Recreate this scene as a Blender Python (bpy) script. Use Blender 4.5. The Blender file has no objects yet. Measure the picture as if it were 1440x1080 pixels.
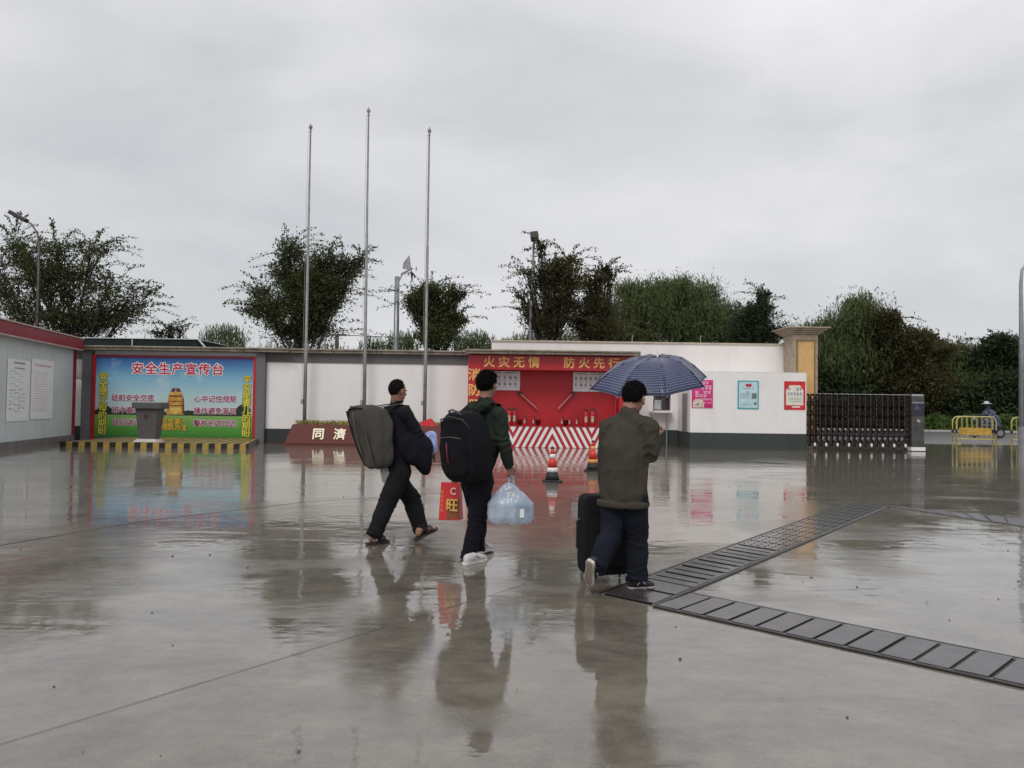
import bpy, bmesh, math, random
import numpy as np
from mathutils import Vector, Matrix, noise
random.seed(7); np.random.seed(7)
SC = bpy.context.scene
COL = SC.collection
# ------------------------------------------------------------------ camera
FPX = 1120.0; CH = 1.45
ROLL = math.radians(0.8); PITCH = math.atan(32/1120)
Fw = Vector((0, math.cos(PITCH), math.sin(PITCH)))
R0 = Vector((1, 0, 0)); U0 = R0.cross(Fw)
Rt = R0*math.cos(ROLL)+U0*math.sin(ROLL); Up = U0*math.cos(ROLL)-R0*math.sin(ROLL)
cam = bpy.data.cameras.new('camera'); camo = bpy.data.objects.new('camera', cam); COL.objects.link(camo)
cam.sensor_width = 36; cam.lens = 36*FPX/1440; cam.clip_end = 3000; cam.clip_start = 0.05
m = Matrix((Rt, Up, -Fw)).transposed().to_4x4(); m.translation = (0, 0, CH); camo.matrix_world = m
SC.camera = camo
# ------------------------------------------------------------------ sky, sun, exposure
W = bpy.data.worlds.new('World'); SC.world = W; W.use_nodes = True
nt = W.node_tree; nt.nodes.clear()
def N(t, kind, **kw):
    n = t.nodes.new(kind)
    for k, v in kw.items():
        if k in n.bl_rna.properties: setattr(n, k, v)
        else: n.inputs[k].default_value = v
    return n
SUN_EL, SUN_AZ = math.radians(48), math.radians(200)
sky = N(nt, 'ShaderNodeTexSky', sky_type='NISHITA', sun_disc=False, sun_elevation=SUN_EL, sun_rotation=SUN_AZ)
tc = N(nt, 'ShaderNodeTexCoord')
mp = N(nt, 'ShaderNodeMapping'); mp.inputs['Scale'].default_value = (1.0, 1.0, 2.6); mp.inputs['Location'].default_value = (3.55, 0.4, 0.2)
n1 = N(nt, 'ShaderNodeTexNoise'); n1.inputs['Scale'].default_value = 2.2; n1.inputs['Detail'].default_value = 8; n1.inputs['Roughness'].default_value = .52; n1.inputs['Distortion'].default_value = .35
n2 = N(nt, 'ShaderNodeTexNoise'); n2.inputs['Scale'].default_value = .9; n2.inputs['Detail'].default_value = 3
cr = N(nt, 'ShaderNodeValToRGB')
cr.color_ramp.elements[0].position = .38; cr.color_ramp.elements[0].color = (4.8, 4.92, 5.08, 1)
cr.color_ramp.elements[1].position = .64; cr.color_ramp.elements[1].color = (7.6, 7.45, 7.6, 1)
add = N(nt, 'ShaderNodeMath', operation='ADD'); hal = N(nt, 'ShaderNodeMath', operation='MULTIPLY'); hal.inputs[1].default_value = .5
sep = N(nt, 'ShaderNodeSeparateXYZ')
mr = N(nt, 'ShaderNodeMapRange'); mr.inputs['From Min'].default_value = 0.0; mr.inputs['From Max'].default_value = 1.0
mr.inputs['To Min'].default_value = 1.0; mr.inputs['To Max'].default_value = 1.25
mul = N(nt, 'ShaderNodeVectorMath', operation='SCALE')
mix = N(nt, 'ShaderNodeMix', data_type='RGBA'); mix.inputs[0].default_value = .93
bg = N(nt, 'ShaderNodeBackground'); bg.inputs['Strength'].default_value = .1
out = N(nt, 'ShaderNodeOutputWorld')
L = nt.links.new
L(tc.outputs['Generated'], mp.inputs[0]); L(mp.outputs[0], n1.inputs[0]); L(mp.outputs[0], n2.inputs[0])
L(n1.outputs[0], add.inputs[0]); L(n2.outputs[0], add.inputs[1]); L(add.outputs[0], hal.inputs[0]); L(hal.outputs[0], cr.inputs[0])
L(tc.outputs['Generated'], sep.inputs[0]); L(sep.outputs[2], mr.inputs[0])
L(cr.outputs[0], mul.inputs[0]); L(mr.outputs[0], mul.inputs['Scale'])
L(sky.outputs[0], mix.inputs[6]); L(mul.outputs[0], mix.inputs[7]); L(mix.outputs[2], bg.inputs[0]); L(bg.outputs[0], out.inputs[0])
sl = bpy.data.lights.new('sun', 'SUN'); sl.energy = 1.15; sl.angle = math.radians(25); sl.color = (1, .97, .93)
so = bpy.data.objects.new('sun', sl); COL.objects.link(so)
sd = Vector((math.sin(SUN_AZ)*math.cos(SUN_EL), math.cos(SUN_AZ)*math.cos(SUN_EL), math.sin(SUN_EL)))
so.rotation_euler = sd.to_track_quat('Z', 'Y').to_euler()
SC.view_settings.view_transform = 'Standard'; SC.view_settings.look = 'None'
SC.view_settings.gamma = 1; SC.view_settings.use_curve_mapping = False
SC.view_settings.exposure = 0.17
# ------------------------------------------------------------------ measuring helpers (survey of the photograph)
CAM = Vector((0, 0, CH))
def ray(px, py): return Fw+Rt*((px-720)/FPX)+Up*((540-py)/FPX)
def at(px, py, Y):
    d = ray(px, py); return CAM+d*(Y/d.y)
def gr(px, py, z=0.0):
    d = ray(px, py); return CAM+d*((z-CH)/d.z)
# ------------------------------------------------------------------ materials
MATS = {}
def mat(name, col, rough=.6, metal=0, var=.12, vscale=4, bump=0, bscale=30, spec=.5, trans=0, alpha=1, coat=0, col2=None, detail=5):
    if name in MATS: return MATS[name]
    M = bpy.data.materials.new(name); M.use_nodes = True; t = M.node_tree; b = t.nodes['Principled BSDF']
    MATS[name] = M
    tx = N(t, 'ShaderNodeTexCoord'); no = N(t, 'ShaderNodeTexNoise'); no.inputs['Scale'].default_value = vscale; no.inputs['Detail'].default_value = detail
    t.links.new(tx.outputs['Object'], no.inputs[0])
    rp = N(t, 'ShaderNodeValToRGB'); rp.color_ramp.elements[0].position = .3; rp.color_ramp.elements[1].position = .7
    c2 = col2 or tuple(min(1, c*(1+var)) for c in col)
    c1 = col if col2 else tuple(c*(1-var) for c in col)
    rp.color_ramp.elements[0].color = (*c1, 1); rp.color_ramp.elements[1].color = (*c2, 1)
    t.links.new(no.outputs[0], rp.inputs[0]); t.links.new(rp.outputs[0], b.inputs['Base Color'])
    b.inputs['Roughness'].default_value = rough; b.inputs['Metallic'].default_value = metal
    b.inputs['Specular IOR Level'].default_value = spec
    if trans: b.inputs['Transmission Weight'].default_value = trans
    if alpha < 1: b.inputs['Alpha'].default_value = alpha
    if coat: b.inputs['Coat Weight'].default_value = coat; b.inputs['Coat Roughness'].default_value = .08
    if bump:
        bn = N(t, 'ShaderNodeTexNoise'); bn.inputs['Scale'].default_value = bscale; bn.inputs['Detail'].default_value = 4
        bp = N(t, 'ShaderNodeBump'); bp.inputs['Strength'].default_value = bump; bp.inputs['Distance'].default_value = .02
        t.links.new(tx.outputs['Object'], bn.inputs[0]); t.links.new(bn.outputs[0], bp.inputs['Height']); t.links.new(bp.outputs[0], b.inputs['Normal'])
    return M
def wall_mat(name, col, dirt, amt=.5):
    """painted render with vertical rain streaks and splashed dirt near the ground"""
    M = bpy.data.materials.new(name); M.use_nodes = True; t = M.node_tree; b = t.nodes['Principled BSDF']; MATS[name] = M
    g = N(t, 'ShaderNodeNewGeometry'); mp = N(t, 'ShaderNodeMapping'); mp.inputs['Scale'].default_value = (1.6, 1.6, .35)
    no = N(t, 'ShaderNodeTexNoise'); no.inputs['Scale'].default_value = 1.5; no.inputs['Detail'].default_value = 7; no.inputs['Roughness'].default_value = .65
    n2 = N(t, 'ShaderNodeTexNoise'); n2.inputs['Scale'].default_value = .7; n2.inputs['Detail'].default_value = 5
    t.links.new(g.outputs['Position'], mp.inputs[0]); t.links.new(mp.outputs[0], no.inputs[0]); t.links.new(g.outputs['Position'], n2.inputs[0])
    ml = N(t, 'ShaderNodeMath', operation='MULTIPLY'); t.links.new(no.outputs[0], ml.inputs[0]); t.links.new(n2.outputs[0], ml.inputs[1])
    r = N(t, 'ShaderNodeMapRange'); r.inputs['From Min'].default_value = .2; r.inputs['From Max'].default_value = .42; r.inputs['To Max'].default_value = amt
    t.links.new(ml.outputs[0], r.inputs[0])
    mx = N(t, 'ShaderNodeMix', data_type='RGBA'); mx.inputs[6].default_value = (*col, 1); mx.inputs[7].default_value = (*dirt, 1)
    t.links.new(r.outputs[0], mx.inputs[0]); t.links.new(mx.outputs[2], b.inputs['Base Color'])
    b.inputs['Roughness'].default_value = .7; b.inputs['Specular IOR Level'].default_value = .3
    bn = N(t, 'ShaderNodeTexNoise'); bn.inputs['Scale'].default_value = 12
    bp = N(t, 'ShaderNodeBump'); bp.inputs['Strength'].default_value = .25; bp.inputs['Distance'].default_value = .01
    t.links.new(g.outputs['Position'], bn.inputs[0]); t.links.new(bn.outputs[0], bp.inputs['Height']); t.links.new(bp.outputs[0], b.inputs['Normal'])
    return M
WHITE = wall_mat('white_render', (.82, .795, .78), (.62, .58, .54), .3)
CREAM = wall_mat('tall_white_render', (.81, .785, .765), (.60, .56, .52), .35)
GREYB = wall_mat('grey_band_paint', (.13, .12, .125), (.07, .065, .06), .5)
SKIRT = wall_mat('dark_skirting_paint', (.045, .05, .05), (.025, .025, .025), .5)
GSKIRT = wall_mat('green_grey_skirting', (.05, .062, .058), (.03, .035, .03), .6)
COPE = mat('coping_stone', (.26, .22, .17), .5, var=.35, vscale=3, bump=.3)
PIL = wall_mat('pilaster_grey', (.16, .155, .165), (.09, .085, .085), .6)
REDP = mat('red_paint', (.44, .012, .024), .35, var=.15, vscale=2)
REDD = mat('red_paint_board', (.45, .01, .018), .5, var=.12, vscale=1.5)
REDF = mat('red_fascia', (.25, .012, .025), .35, var=.2, vscale=2)
GOLD = mat('gold_lettering', (.80, .42, .13), .4, var=.15)
CREAMT = mat('cream_lettering', (.85, .76, .55), .4, var=.05)
CABIN = wall_mat('cabin_panel_paint', (.56, .60, .60), (.38, .42, .42), .5)
STEEL = mat('stainless_steel', (.45, .45, .46), .28, metal=1, var=.15, vscale=8)
DSTEEL = mat('weathered_steel', (.14, .12, .115), .45, metal=.6, var=.3, vscale=8)
POLE = mat('dull_pole_steel', (.22, .215, .21), .5, metal=.4, var=.25, vscale=3)
GALV = mat('galvanised_steel', (.30, .31, .33), .4, metal=.6, var=.15)
BLACK = mat('black_plastic', (.012, .012, .013), .45, var=.3)
RUB = mat('black_rubber', (.018, .018, .018), .6, var=.3)
YEL = mat('yellow_paint', (.36, .25, .05), .5, var=.3, vscale=6)
BLK = mat('black_paint', (.015, .014, .013), .5, var=.4, vscale=6)
WPAINT = mat('white_paint', (.78, .77, .75), .45, var=.06)
GRANITE = mat('brown_granite', (.12, .032, .028), .55, var=.35, vscale=60, spec=.2)
LGREY = mat('grey_stone', (.09, .085, .085), .55, var=.2, vscale=20, bump=.2)
STONE = mat('tan_stone', (.36, .29, .21), .6, var=.25, vscale=5, bump=.3)
YSTONE = mat('yellow_stone_panel', (.62, .38, .15), .5, var=.12, vscale=3)
SKIN = mat('skin', (.27, .135, .088), .5, var=.12, vscale=12)
HAIR = mat('black_hair', (.006, .0055, .0055), .8, spec=.12, var=.4, vscale=60, bump=.8, bscale=140)
# ------------------------------------------------------------------ object helpers
def tag(o, label=None, cat=None, group=None, kind=None):
    if label: o['label'] = label
    if cat: o['category'] = cat
    if group: o['group'] = group
    if kind: o['kind'] = kind
    return o
def empty(name, loc, label, cat, group=None):
    o = bpy.data.objects.new(name, None); COL.objects.link(o); o.location = loc; o.empty_display_size = .1
    return tag(o, label, cat, group)
class MB:
    """collects polygons in world coordinates; build() links ONE mesh object"""
    def __init__(s): s.v = []; s.f = []; s.m = []; s.uv = None
    def add(s, vs, fs, mi=0):
        k = len(s.v); s.v += [Vector(v) for v in vs]; s.f += [tuple(i+k for i in f) for f in fs]; s.m += [mi]*len(fs); return s
    def box(s, a, b, mi=0):
        x0, y0, z0 = a; x1, y1, z1 = b
        return s.add([(x0,y0,z0),(x1,y0,z0),(x1,y1,z0),(x0,y1,z0),(x0,y0,z1),(x1,y0,z1),(x1,y1,z1),(x0,y1,z1)],
              [(3,2,1,0),(4,5,6,7),(0,1,5,4),(1,2,6,5),(2,3,7,6),(3,0,4,7)], mi)
    def obox(s, c, u, v, w, mi=0):
        c = Vector(c); u = Vector(u); v = Vector(v); w = Vector(w)
        P = [c+u*i+v*j+w*k for k in (-1, 1) for i, j in ((-1,-1),(1,-1),(1,1),(-1,1))]
        return s.add(P, [(3,2,1,0),(4,5,6,7),(0,1,5,4),(1,2,6,5),(2,3,7,6),(3,0,4,7)], mi)
    def prism(s, poly, d, mi=0):
        """poly: planar polygon; extruded by vector d"""
        n = len(poly); d = Vector(d); P = [Vector(p) for p in poly]
        vs = P+[p+d for p in P]
        fs = [tuple(range(n))[::-1], tuple(range(n, 2*n))]+[(i, (i+1) % n, n+(i+1) % n, n+i) for i in range(n)]
        return s.add(vs, fs, mi)
    def tube(s, pts, rad, n=8, mi=0, cap=True, flat=1.0, ref=None):
        pts = [Vector(p) for p in pts]; k = len(pts)
        if not hasattr(rad, '__len__'): rad = [rad]*k
        vs = []; fs = []; pa = None
        for i, p in enumerate(pts):
            t = (pts[min(i+1, k-1)]-pts[max(i-1, 0)]);
            if t.length < 1e-9: t = Vector((0, 0, 1))
            t.normalize()
            rf = ref or pa or (Vector((1, 0, 0)) if abs(t.z) > .7 else Vector((0, 0, 1)))
            a = (Vector(rf)-t*Vector(rf).dot(t))
            if a.length < 1e-6: a = t.orthogonal()
            a.normalize(); b = t.cross(a); pa = a
            r = rad[i]; ra, rb = (r if hasattr(r, '__len__') else (r, r*flat))
            vs += [p+a*ra*math.cos(2*math.pi*j/n)+b*rb*math.sin(2*math.pi*j/n) for j in range(n)]
        for i in range(k-1):
            fs += [(i*n+j, i*n+(j+1) % n, (i+1)*n+(j+1) % n, (i+1)*n+j) for j in range(n)]
        if cap: fs += [tuple(range(n))[::-1], tuple(range((k-1)*n, k*n))]
        return s.add(vs, fs, mi)
    def capsule(s, pts, rad, ref=None, n=14, mi=0):
        """tube with rounded ends"""
        pts = [Vector(p) for p in pts]; R = [r if hasattr(r, '__len__') else (r, r) for r in rad]
        d0 = (pts[0]-pts[1]).normalized(); d1 = (pts[-1]-pts[-2]).normalized()
        pp = []; rr = []
        for c in (.97, .75, .4):
            q = math.sqrt(1-c*c); pp.append(pts[0]+d0*min(R[0])*c); rr.append((R[0][0]*q, R[0][1]*q))
        pp += pts; rr += R
        for c in (.4, .75, .97):
            q = math.sqrt(1-c*c); pp.append(pts[-1]+d1*min(R[-1])*c); rr.append((R[-1][0]*q, R[-1][1]*q))
        return s.tube(pp, rr, n=n, mi=mi, ref=ref)
    def ell(s, c, r, M=None, nu=20, nv=12, mi=0, e=1.0, fn=None):
        """(super)ellipsoid"""
        c = Vector(c); vs = []; fs = []
        sg = lambda x: math.copysign(abs(x)**e, x)
        for i in range(1, nv):
            ph = -math.pi/2+math.pi*i/nv
            for j in range(nu):
                th = 2*math.pi*j/nu
                p = Vector((r[0]*sg(math.cos(ph))*sg(math.cos(th)), r[1]*sg(math.cos(ph))*sg(math.sin(th)), r[2]*sg(math.sin(ph))))
                if fn: p = fn(p)
                vs.append(c+(M @ p if M else p))
        for z in (-1, 1):
            p = Vector((0, 0, r[2]*z)); p = fn(p) if fn else p; vs.append(c+(M @ p if M else p))
        for i in range(nv-2):
            fs += [(i*nu+j, i*nu+(j+1) % nu, (i+1)*nu+(j+1) % nu, (i+1)*nu+j) for j in range(nu)]
        a = len(vs)-2
        fs += [(a, (j+1) % nu, j) for j in range(nu)]+[(a+1, (nv-2)*nu+j, (nv-2)*nu+(j+1) % nu) for j in range(nu)]
        return s.add(vs, fs, mi)
    def lathe(s, c, prof, n=24, mi=0, M=None):
        c = Vector(c); vs = []; fs = []; k = len(prof)
        for r, z in prof:
            for j in range(n):
                p = Vector((r*math.cos(2*math.pi*j/n), r*math.sin(2*math.pi*j/n), z)); vs.append(c+(M @ p if M else p))
        for i in range(k-1): fs += [(i*n+j, i*n+(j+1) % n, (i+1)*n+(j+1) % n, (i+1)*n+j) for j in range(n)]
        fs += [tuple(range(n))[::-1], tuple(range((k-1)*n, k*n))]
        return s.add(vs, fs, mi)
    def build(s, name, mats, parent=None, smooth=False, bevel=0, origin=None):
        me = bpy.data.meshes.new(name)
        par = Vector(parent_world(parent)) if parent else Vector((0, 0, 0))
        o0 = par if parent else (Vector(origin) if origin is not None else Vector((0, 0, 0)))
        me.from_pydata([v-o0 for v in s.v], [], s.f)
        for M in (mats if isinstance(mats, (list, tuple)) else [mats]): me.materials.append(M)
        me.polygons.foreach_set('material_index', s.m)
        if smooth: me.polygons.foreach_set('use_smooth', [True]*len(s.f))
        bm = bmesh.new(); bm.from_mesh(me); bmesh.ops.recalc_face_normals(bm, faces=bm.faces); bm.to_mesh(me); bm.free()
        me.update()
        o = bpy.data.objects.new(name, me); COL.objects.link(o)
        if parent: o.parent = parent
        else: o.location = o0
        if bevel:
            b = o.modifiers.new('bevel', 'BEVEL'); b.width = bevel; b.segments = 2; b.limit_method = 'ANGLE'
        return o
def parent_world(p):
    if p is None: return Vector((0,0,0))
    v = Vector((0, 0, 0))
    while p: v = v+p.location; p = p.parent
    return v
def copy_tree(o, parent=None):
    c = o.copy(); COL.objects.link(c); c.parent = parent
    for ch in [x for x in COL.objects if x.parent == o]: copy_tree(ch, c)
    return c
def remesh(mb, name, M, parent, voxel=.008, smooth=3, disp=None, mats=None):
    me = bpy.data.meshes.new('t'); me.from_pydata(mb.v, [], mb.f)
    bm = bmesh.new(); bm.from_mesh(me); bmesh.ops.recalc_face_normals(bm, faces=bm.faces); bm.to_mesh(me); bm.free()
    o = bpy.data.objects.new('t', me); COL.objects.link(o)
    r = o.modifiers.new('r', 'REMESH'); r.mode = 'VOXEL'; r.voxel_size = voxel; r.use_smooth_shade = True
    s = o.modifiers.new('s', 'SMOOTH'); s.iterations = smooth; s.factor = .6
    dg = bpy.context.evaluated_depsgraph_get(); ev = o.evaluated_get(dg)
    nm = bpy.data.meshes.new_from_object(ev); bpy.data.objects.remove(o); bpy.data.meshes.remove(me)
    nm.name = name
    nm.materials.clear()
    for mm in (mats or [M]): nm.materials.append(mm)
    par = parent_world(parent) if parent else Vector((0, 0, 0))
    no = [v.normal.copy() for v in nm.vertices]
    for v, n in zip(nm.vertices, no):
        if disp: v.co = v.co+n*disp(v.co)
        v.co -= par
    nm.polygons.foreach_set('use_smooth', [True]*len(nm.polygons)); nm.update()
    ob = bpy.data.objects.new(name, nm); COL.objects.link(ob)
    if parent: ob.parent = parent
    return ob
def text(s, c, size, M, parent, rot=(math.pi/2, 0, 0), ext=.004, off=0.0, bold=0.0, ring=0.0, vertical=False, name='lettering', sx=1.0, sp=1.0, shear=0):
    cu = bpy.data.curves.new(name, 'FONT')
    cu.body = '\n'.join(s) if vertical else s
    cu.size = size; cu.extrude = ext; cu.offset = off; cu.align_x = 'CENTER'; cu.align_y = 'CENTER'; cu.space_character = sp; cu.space_line = sp if vertical else 1
    cu.resolution_u = 2; cu.shear = shear
    cu.materials.append(M)
    t_ = bpy.data.objects.new(name, cu); COL.objects.link(t_)
    me = bpy.data.meshes.new_from_object(t_.evaluated_get(bpy.context.evaluated_depsgraph_get())); bpy.data.objects.remove(t_)
    if bold or ring:
        n = len(me.vertices); co = np.empty(n*3); me.vertices.foreach_get('co', co); co = co.reshape(-1, 3)
        F = [tuple(p.vertices) for p in me.polygons]; V = []; FF = []; rr = ring or bold; K = 8 if ring else 4
        for k in range(K+1):
            a = 2*math.pi*k/K+.4; r_ = rr if k < K else 0
            V += [tuple(v) for v in co+np.array([r_*math.cos(a)/max(sx, .1), r_*math.sin(a), .0004*k])]; FF += [tuple(i+n*k for i in f) for f in F]
        me = bpy.data.meshes.new(name); me.from_pydata(V, [], FF); me.materials.append(M); me.update()
    o = bpy.data.objects.new(name, me); COL.objects.link(o)
    o.location = Vector(c)-(parent_world(parent) if parent else Vector((0, 0, 0))); o.rotation_euler = rot; o.scale = (sx, 1, 1)
    if parent: o.parent = parent
    return o
# ================================================================== GROUND
def ground_mat():
    M = bpy.data.materials.new('wet_concrete'); M.use_nodes = True; t = M.node_tree; b = t.nodes['Principled BSDF']; l = t.links.new
    g = N(t, 'ShaderNodeNewGeometry')
    def no(sc, det=5, ro=.55, scale=(1, 1, 1), dist=0, loc=(0, 0, 0)):
        mp = N(t, 'ShaderNodeMapping'); mp.inputs['Scale'].default_value = scale; mp.inputs['Location'].default_value = loc; l(g.outputs['Position'], mp.inputs[0])
        n = N(t, 'ShaderNodeTexNoise'); n.inputs['Scale'].default_value = sc; n.inputs['Detail'].default_value = det; n.inputs['Roughness'].default_value = ro; n.inputs['Distortion'].default_value = dist
        l(mp.outputs[0], n.inputs[0]); return n.outputs[0]
    def rng(v, a, b_, c, d):
        r = N(t, 'ShaderNodeMapRange'); r.inputs['From Min'].default_value = a; r.inputs['From Max'].default_value = b_; r.inputs['To Min'].default_value = c; r.inputs['To Max'].default_value = d
        l(v, r.inputs[0]); return r.outputs[0]
    def mth(op, a, b_):
        n = N(t, 'ShaderNodeMath', operation=op)
        for i, x in enumerate((a, b_)):
            if hasattr(x, 'links'): l(x, n.inputs[i])
            else: n.inputs[i].default_value = x
        return n.outputs[0]
    puddle = rng(no(.42, 4, .5, (1, 1.5, 1), .6), .38, .52, 0, 1)      # 1 = standing water, 0 = damp rough concrete
    grit = no(55, 6, .7)
    blot = mth('ADD', mth('MULTIPLY', no(1.3, 7, .65, (1, 1.3, 1), .4, (5, 2, 0)), .6), mth('MULTIPLY', no(6, 9, .72, (1, 1.2, 1), .2, (1, 2, 0)), .4))
    mx = N(t, 'ShaderNodeMix', data_type='RGBA'); mx.inputs[6].default_value = (.085, .070, .052, 1); mx.inputs[7].default_value = (.225, .198, .148, 1)
    l(rng(mth('ADD', mth('MULTIPLY', blot, .75), mth('MULTIPLY', grit, .25)), .40, .62, 0, 1), mx.inputs[0])
    # mud streaks
    mx2 = N(t, 'ShaderNodeMix', data_type='RGBA'); l(mx.outputs[2], mx2.inputs[6]); mx2.inputs[7].default_value = (.065, .054, .040, 1)
    l(rng(no(.9, 8, .6, (.55, 2.2, 1), 1.2, (9, 4, 0)), .56, .70, 0, .7), mx2.inputs[0])
    l(mx2.outputs[2], b.inputs['Base Color'])
    b.inputs['Roughness'].default_value = .55; b.inputs['Specular IOR Level'].default_value = .3
    b.inputs['Coat Weight'].default_value = 1; b.inputs['Coat IOR'].default_value = 1.9
    l(mth('ADD', rng(puddle, 0, 1, .028, .004), mth('MULTIPLY', mth('SUBTRACT', 1.0, puddle), mth('MULTIPLY', rng(no(7, 5, .6), .4, .65, 0, .04), 1.0))), b.inputs['Coat Roughness'])
    # water ripples + rough texture
    rip = no(5.5, 3, .5, (1, 1.0, 1), .2); rip2 = no(1.3, 3, .5)
    rm = rng(no(.5, 4, .55, (.6, 2, 1), .5, (3, 7, 0)), .42, .56, .12, 1.25)
    hgt = mth('ADD', mth('MULTIPLY', mth('MULTIPLY', rip, rm), .0021), mth('MULTIPLY', rip2, .003))
    hgt = mth('ADD', hgt, mth('MULTIPLY', mth('MULTIPLY', no(26, 4, .6), rng(no(.7, 5, .6, (1, 1.6, 1), .5, (8, 1, 0)), .40, .60, .0, 1)), .00035))
    hgt = mth('ADD', hgt, mth('MULTIPLY', mth('MULTIPLY', grit, mth('SUBTRACT', 1.05, puddle)), .0009))
    bp = N(t, 'ShaderNodeBump'); bp.inputs['Strength'].default_value = 1; bp.inputs['Distance'].default_value = 1
    l(hgt, bp.inputs['Height']); l(bp.outputs[0], b.inputs['Coat Normal'])
    bp2 = N(t, 'ShaderNodeBump'); bp2.inputs['Strength'].default_value = .4; bp2.inputs['Distance'].default_value = .01
    l(grit, bp2.inputs['Height']); l(bp2.outputs[0], b.inputs['Normal'])
    return M
CONC = ground_mat()
ASPH = mat('wet_asphalt', (.16, .155, .155), .32, var=.25, vscale=1.2, bump=.15, bscale=40)
GRASSM = mat('grass_blades', (.06, .10, .02), .6, col2=(.11, .16, .035), vscale=2)
SOIL = mat('verge_grass_soil', (.045, .075, .02), .9, var=.3, vscale=1)
GY = 36.8; KY = 61.0
mb = MB().add([(-60, -12, 0), (80, -12, 0), (80, GY, 0), (-60, GY, 0)], [(0, 1, 2, 3)]); tag(mb.build('concrete_yard', CONC), kind='structure')
mb = MB().add([(-150, GY, .0), (250, GY, .0), (250, KY, 0), (-150, KY, 0)], [(0, 1, 2, 3)]); tag(mb.build('road', ASPH), kind='structure')
mb = MB().add([(-900, KY+.3, .1), (900, KY+.3, .1), (900, 1500, .1), (-900, 1500, .1)], [(0, 1, 2, 3)]); tag(mb.build('ground', SOIL), kind='structure')
kerb = None
for i in range(22):
    x = 20+i*1.5
    o = MB().box((x, KY, -.02), (x+1.48, KY+.3, .14)).build('kerb_stone', mat('kerb_concrete', (.38, .37, .36), .5, var=.15), bevel=.02)
    tag(o, kind='structure')
# seams between the cast slabs
SEAM = mat('seam_sealant', (.06, .05, .04), .6, var=.3)
def strip(name, a, b, w, z, M, kind='structure', parent=None):
    a = Vector((*a[:2], z)); b = Vector((*b[:2], z)); d = (b-a).normalized(); n = Vector((-d.y, d.x, 0))*w/2
    k = max(2, int((b-a).length/.25)); P = []; 
    for i in range(k+1):
        p = a.lerp(b, i/k); j = n*(.75+.5*random.random()) if parent is None else n
        P += [p-j, p+j]
    o = MB().add(P, [(2*i, 2*i+2, 2*i+3, 2*i+1) for i in range(k)]).build(name, M, parent)
    if kind and not parent: tag(o, kind=kind)
    return o
jd = (Vector((-1.03, 4.93))-Vector((-2.13, 3.39))).normalized(); jn = Vector((-jd.y, jd.x))
p0 = Vector((-2.13, 3.39))
strip('slab_seam', p0-jd*6, p0+jd*3.9, .005, .003, SEAM)
strip('slab_seam', p0+jn*5.2-jd*6, p0+jn*5.2+jd*22, .007, .003, SEAM)
strip('slab_seam', p0+jn*10.4-jd*6, p0+jn*10.4+jd*24, .007, .003, SEAM)
for a_, b_ in (((0, 767), (200, 733)), ((200, 733), (430, 706)), ((430, 706), (640, 692))): strip('slab_seam', gr(*a_), gr(*b_), .02, .003, SEAM)
for k in (11.8, 17.2): strip('slab_seam', p0+jd*k+jn*(.0), p0+jd*k+jn*16, .006, .0035, SEAM)
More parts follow.
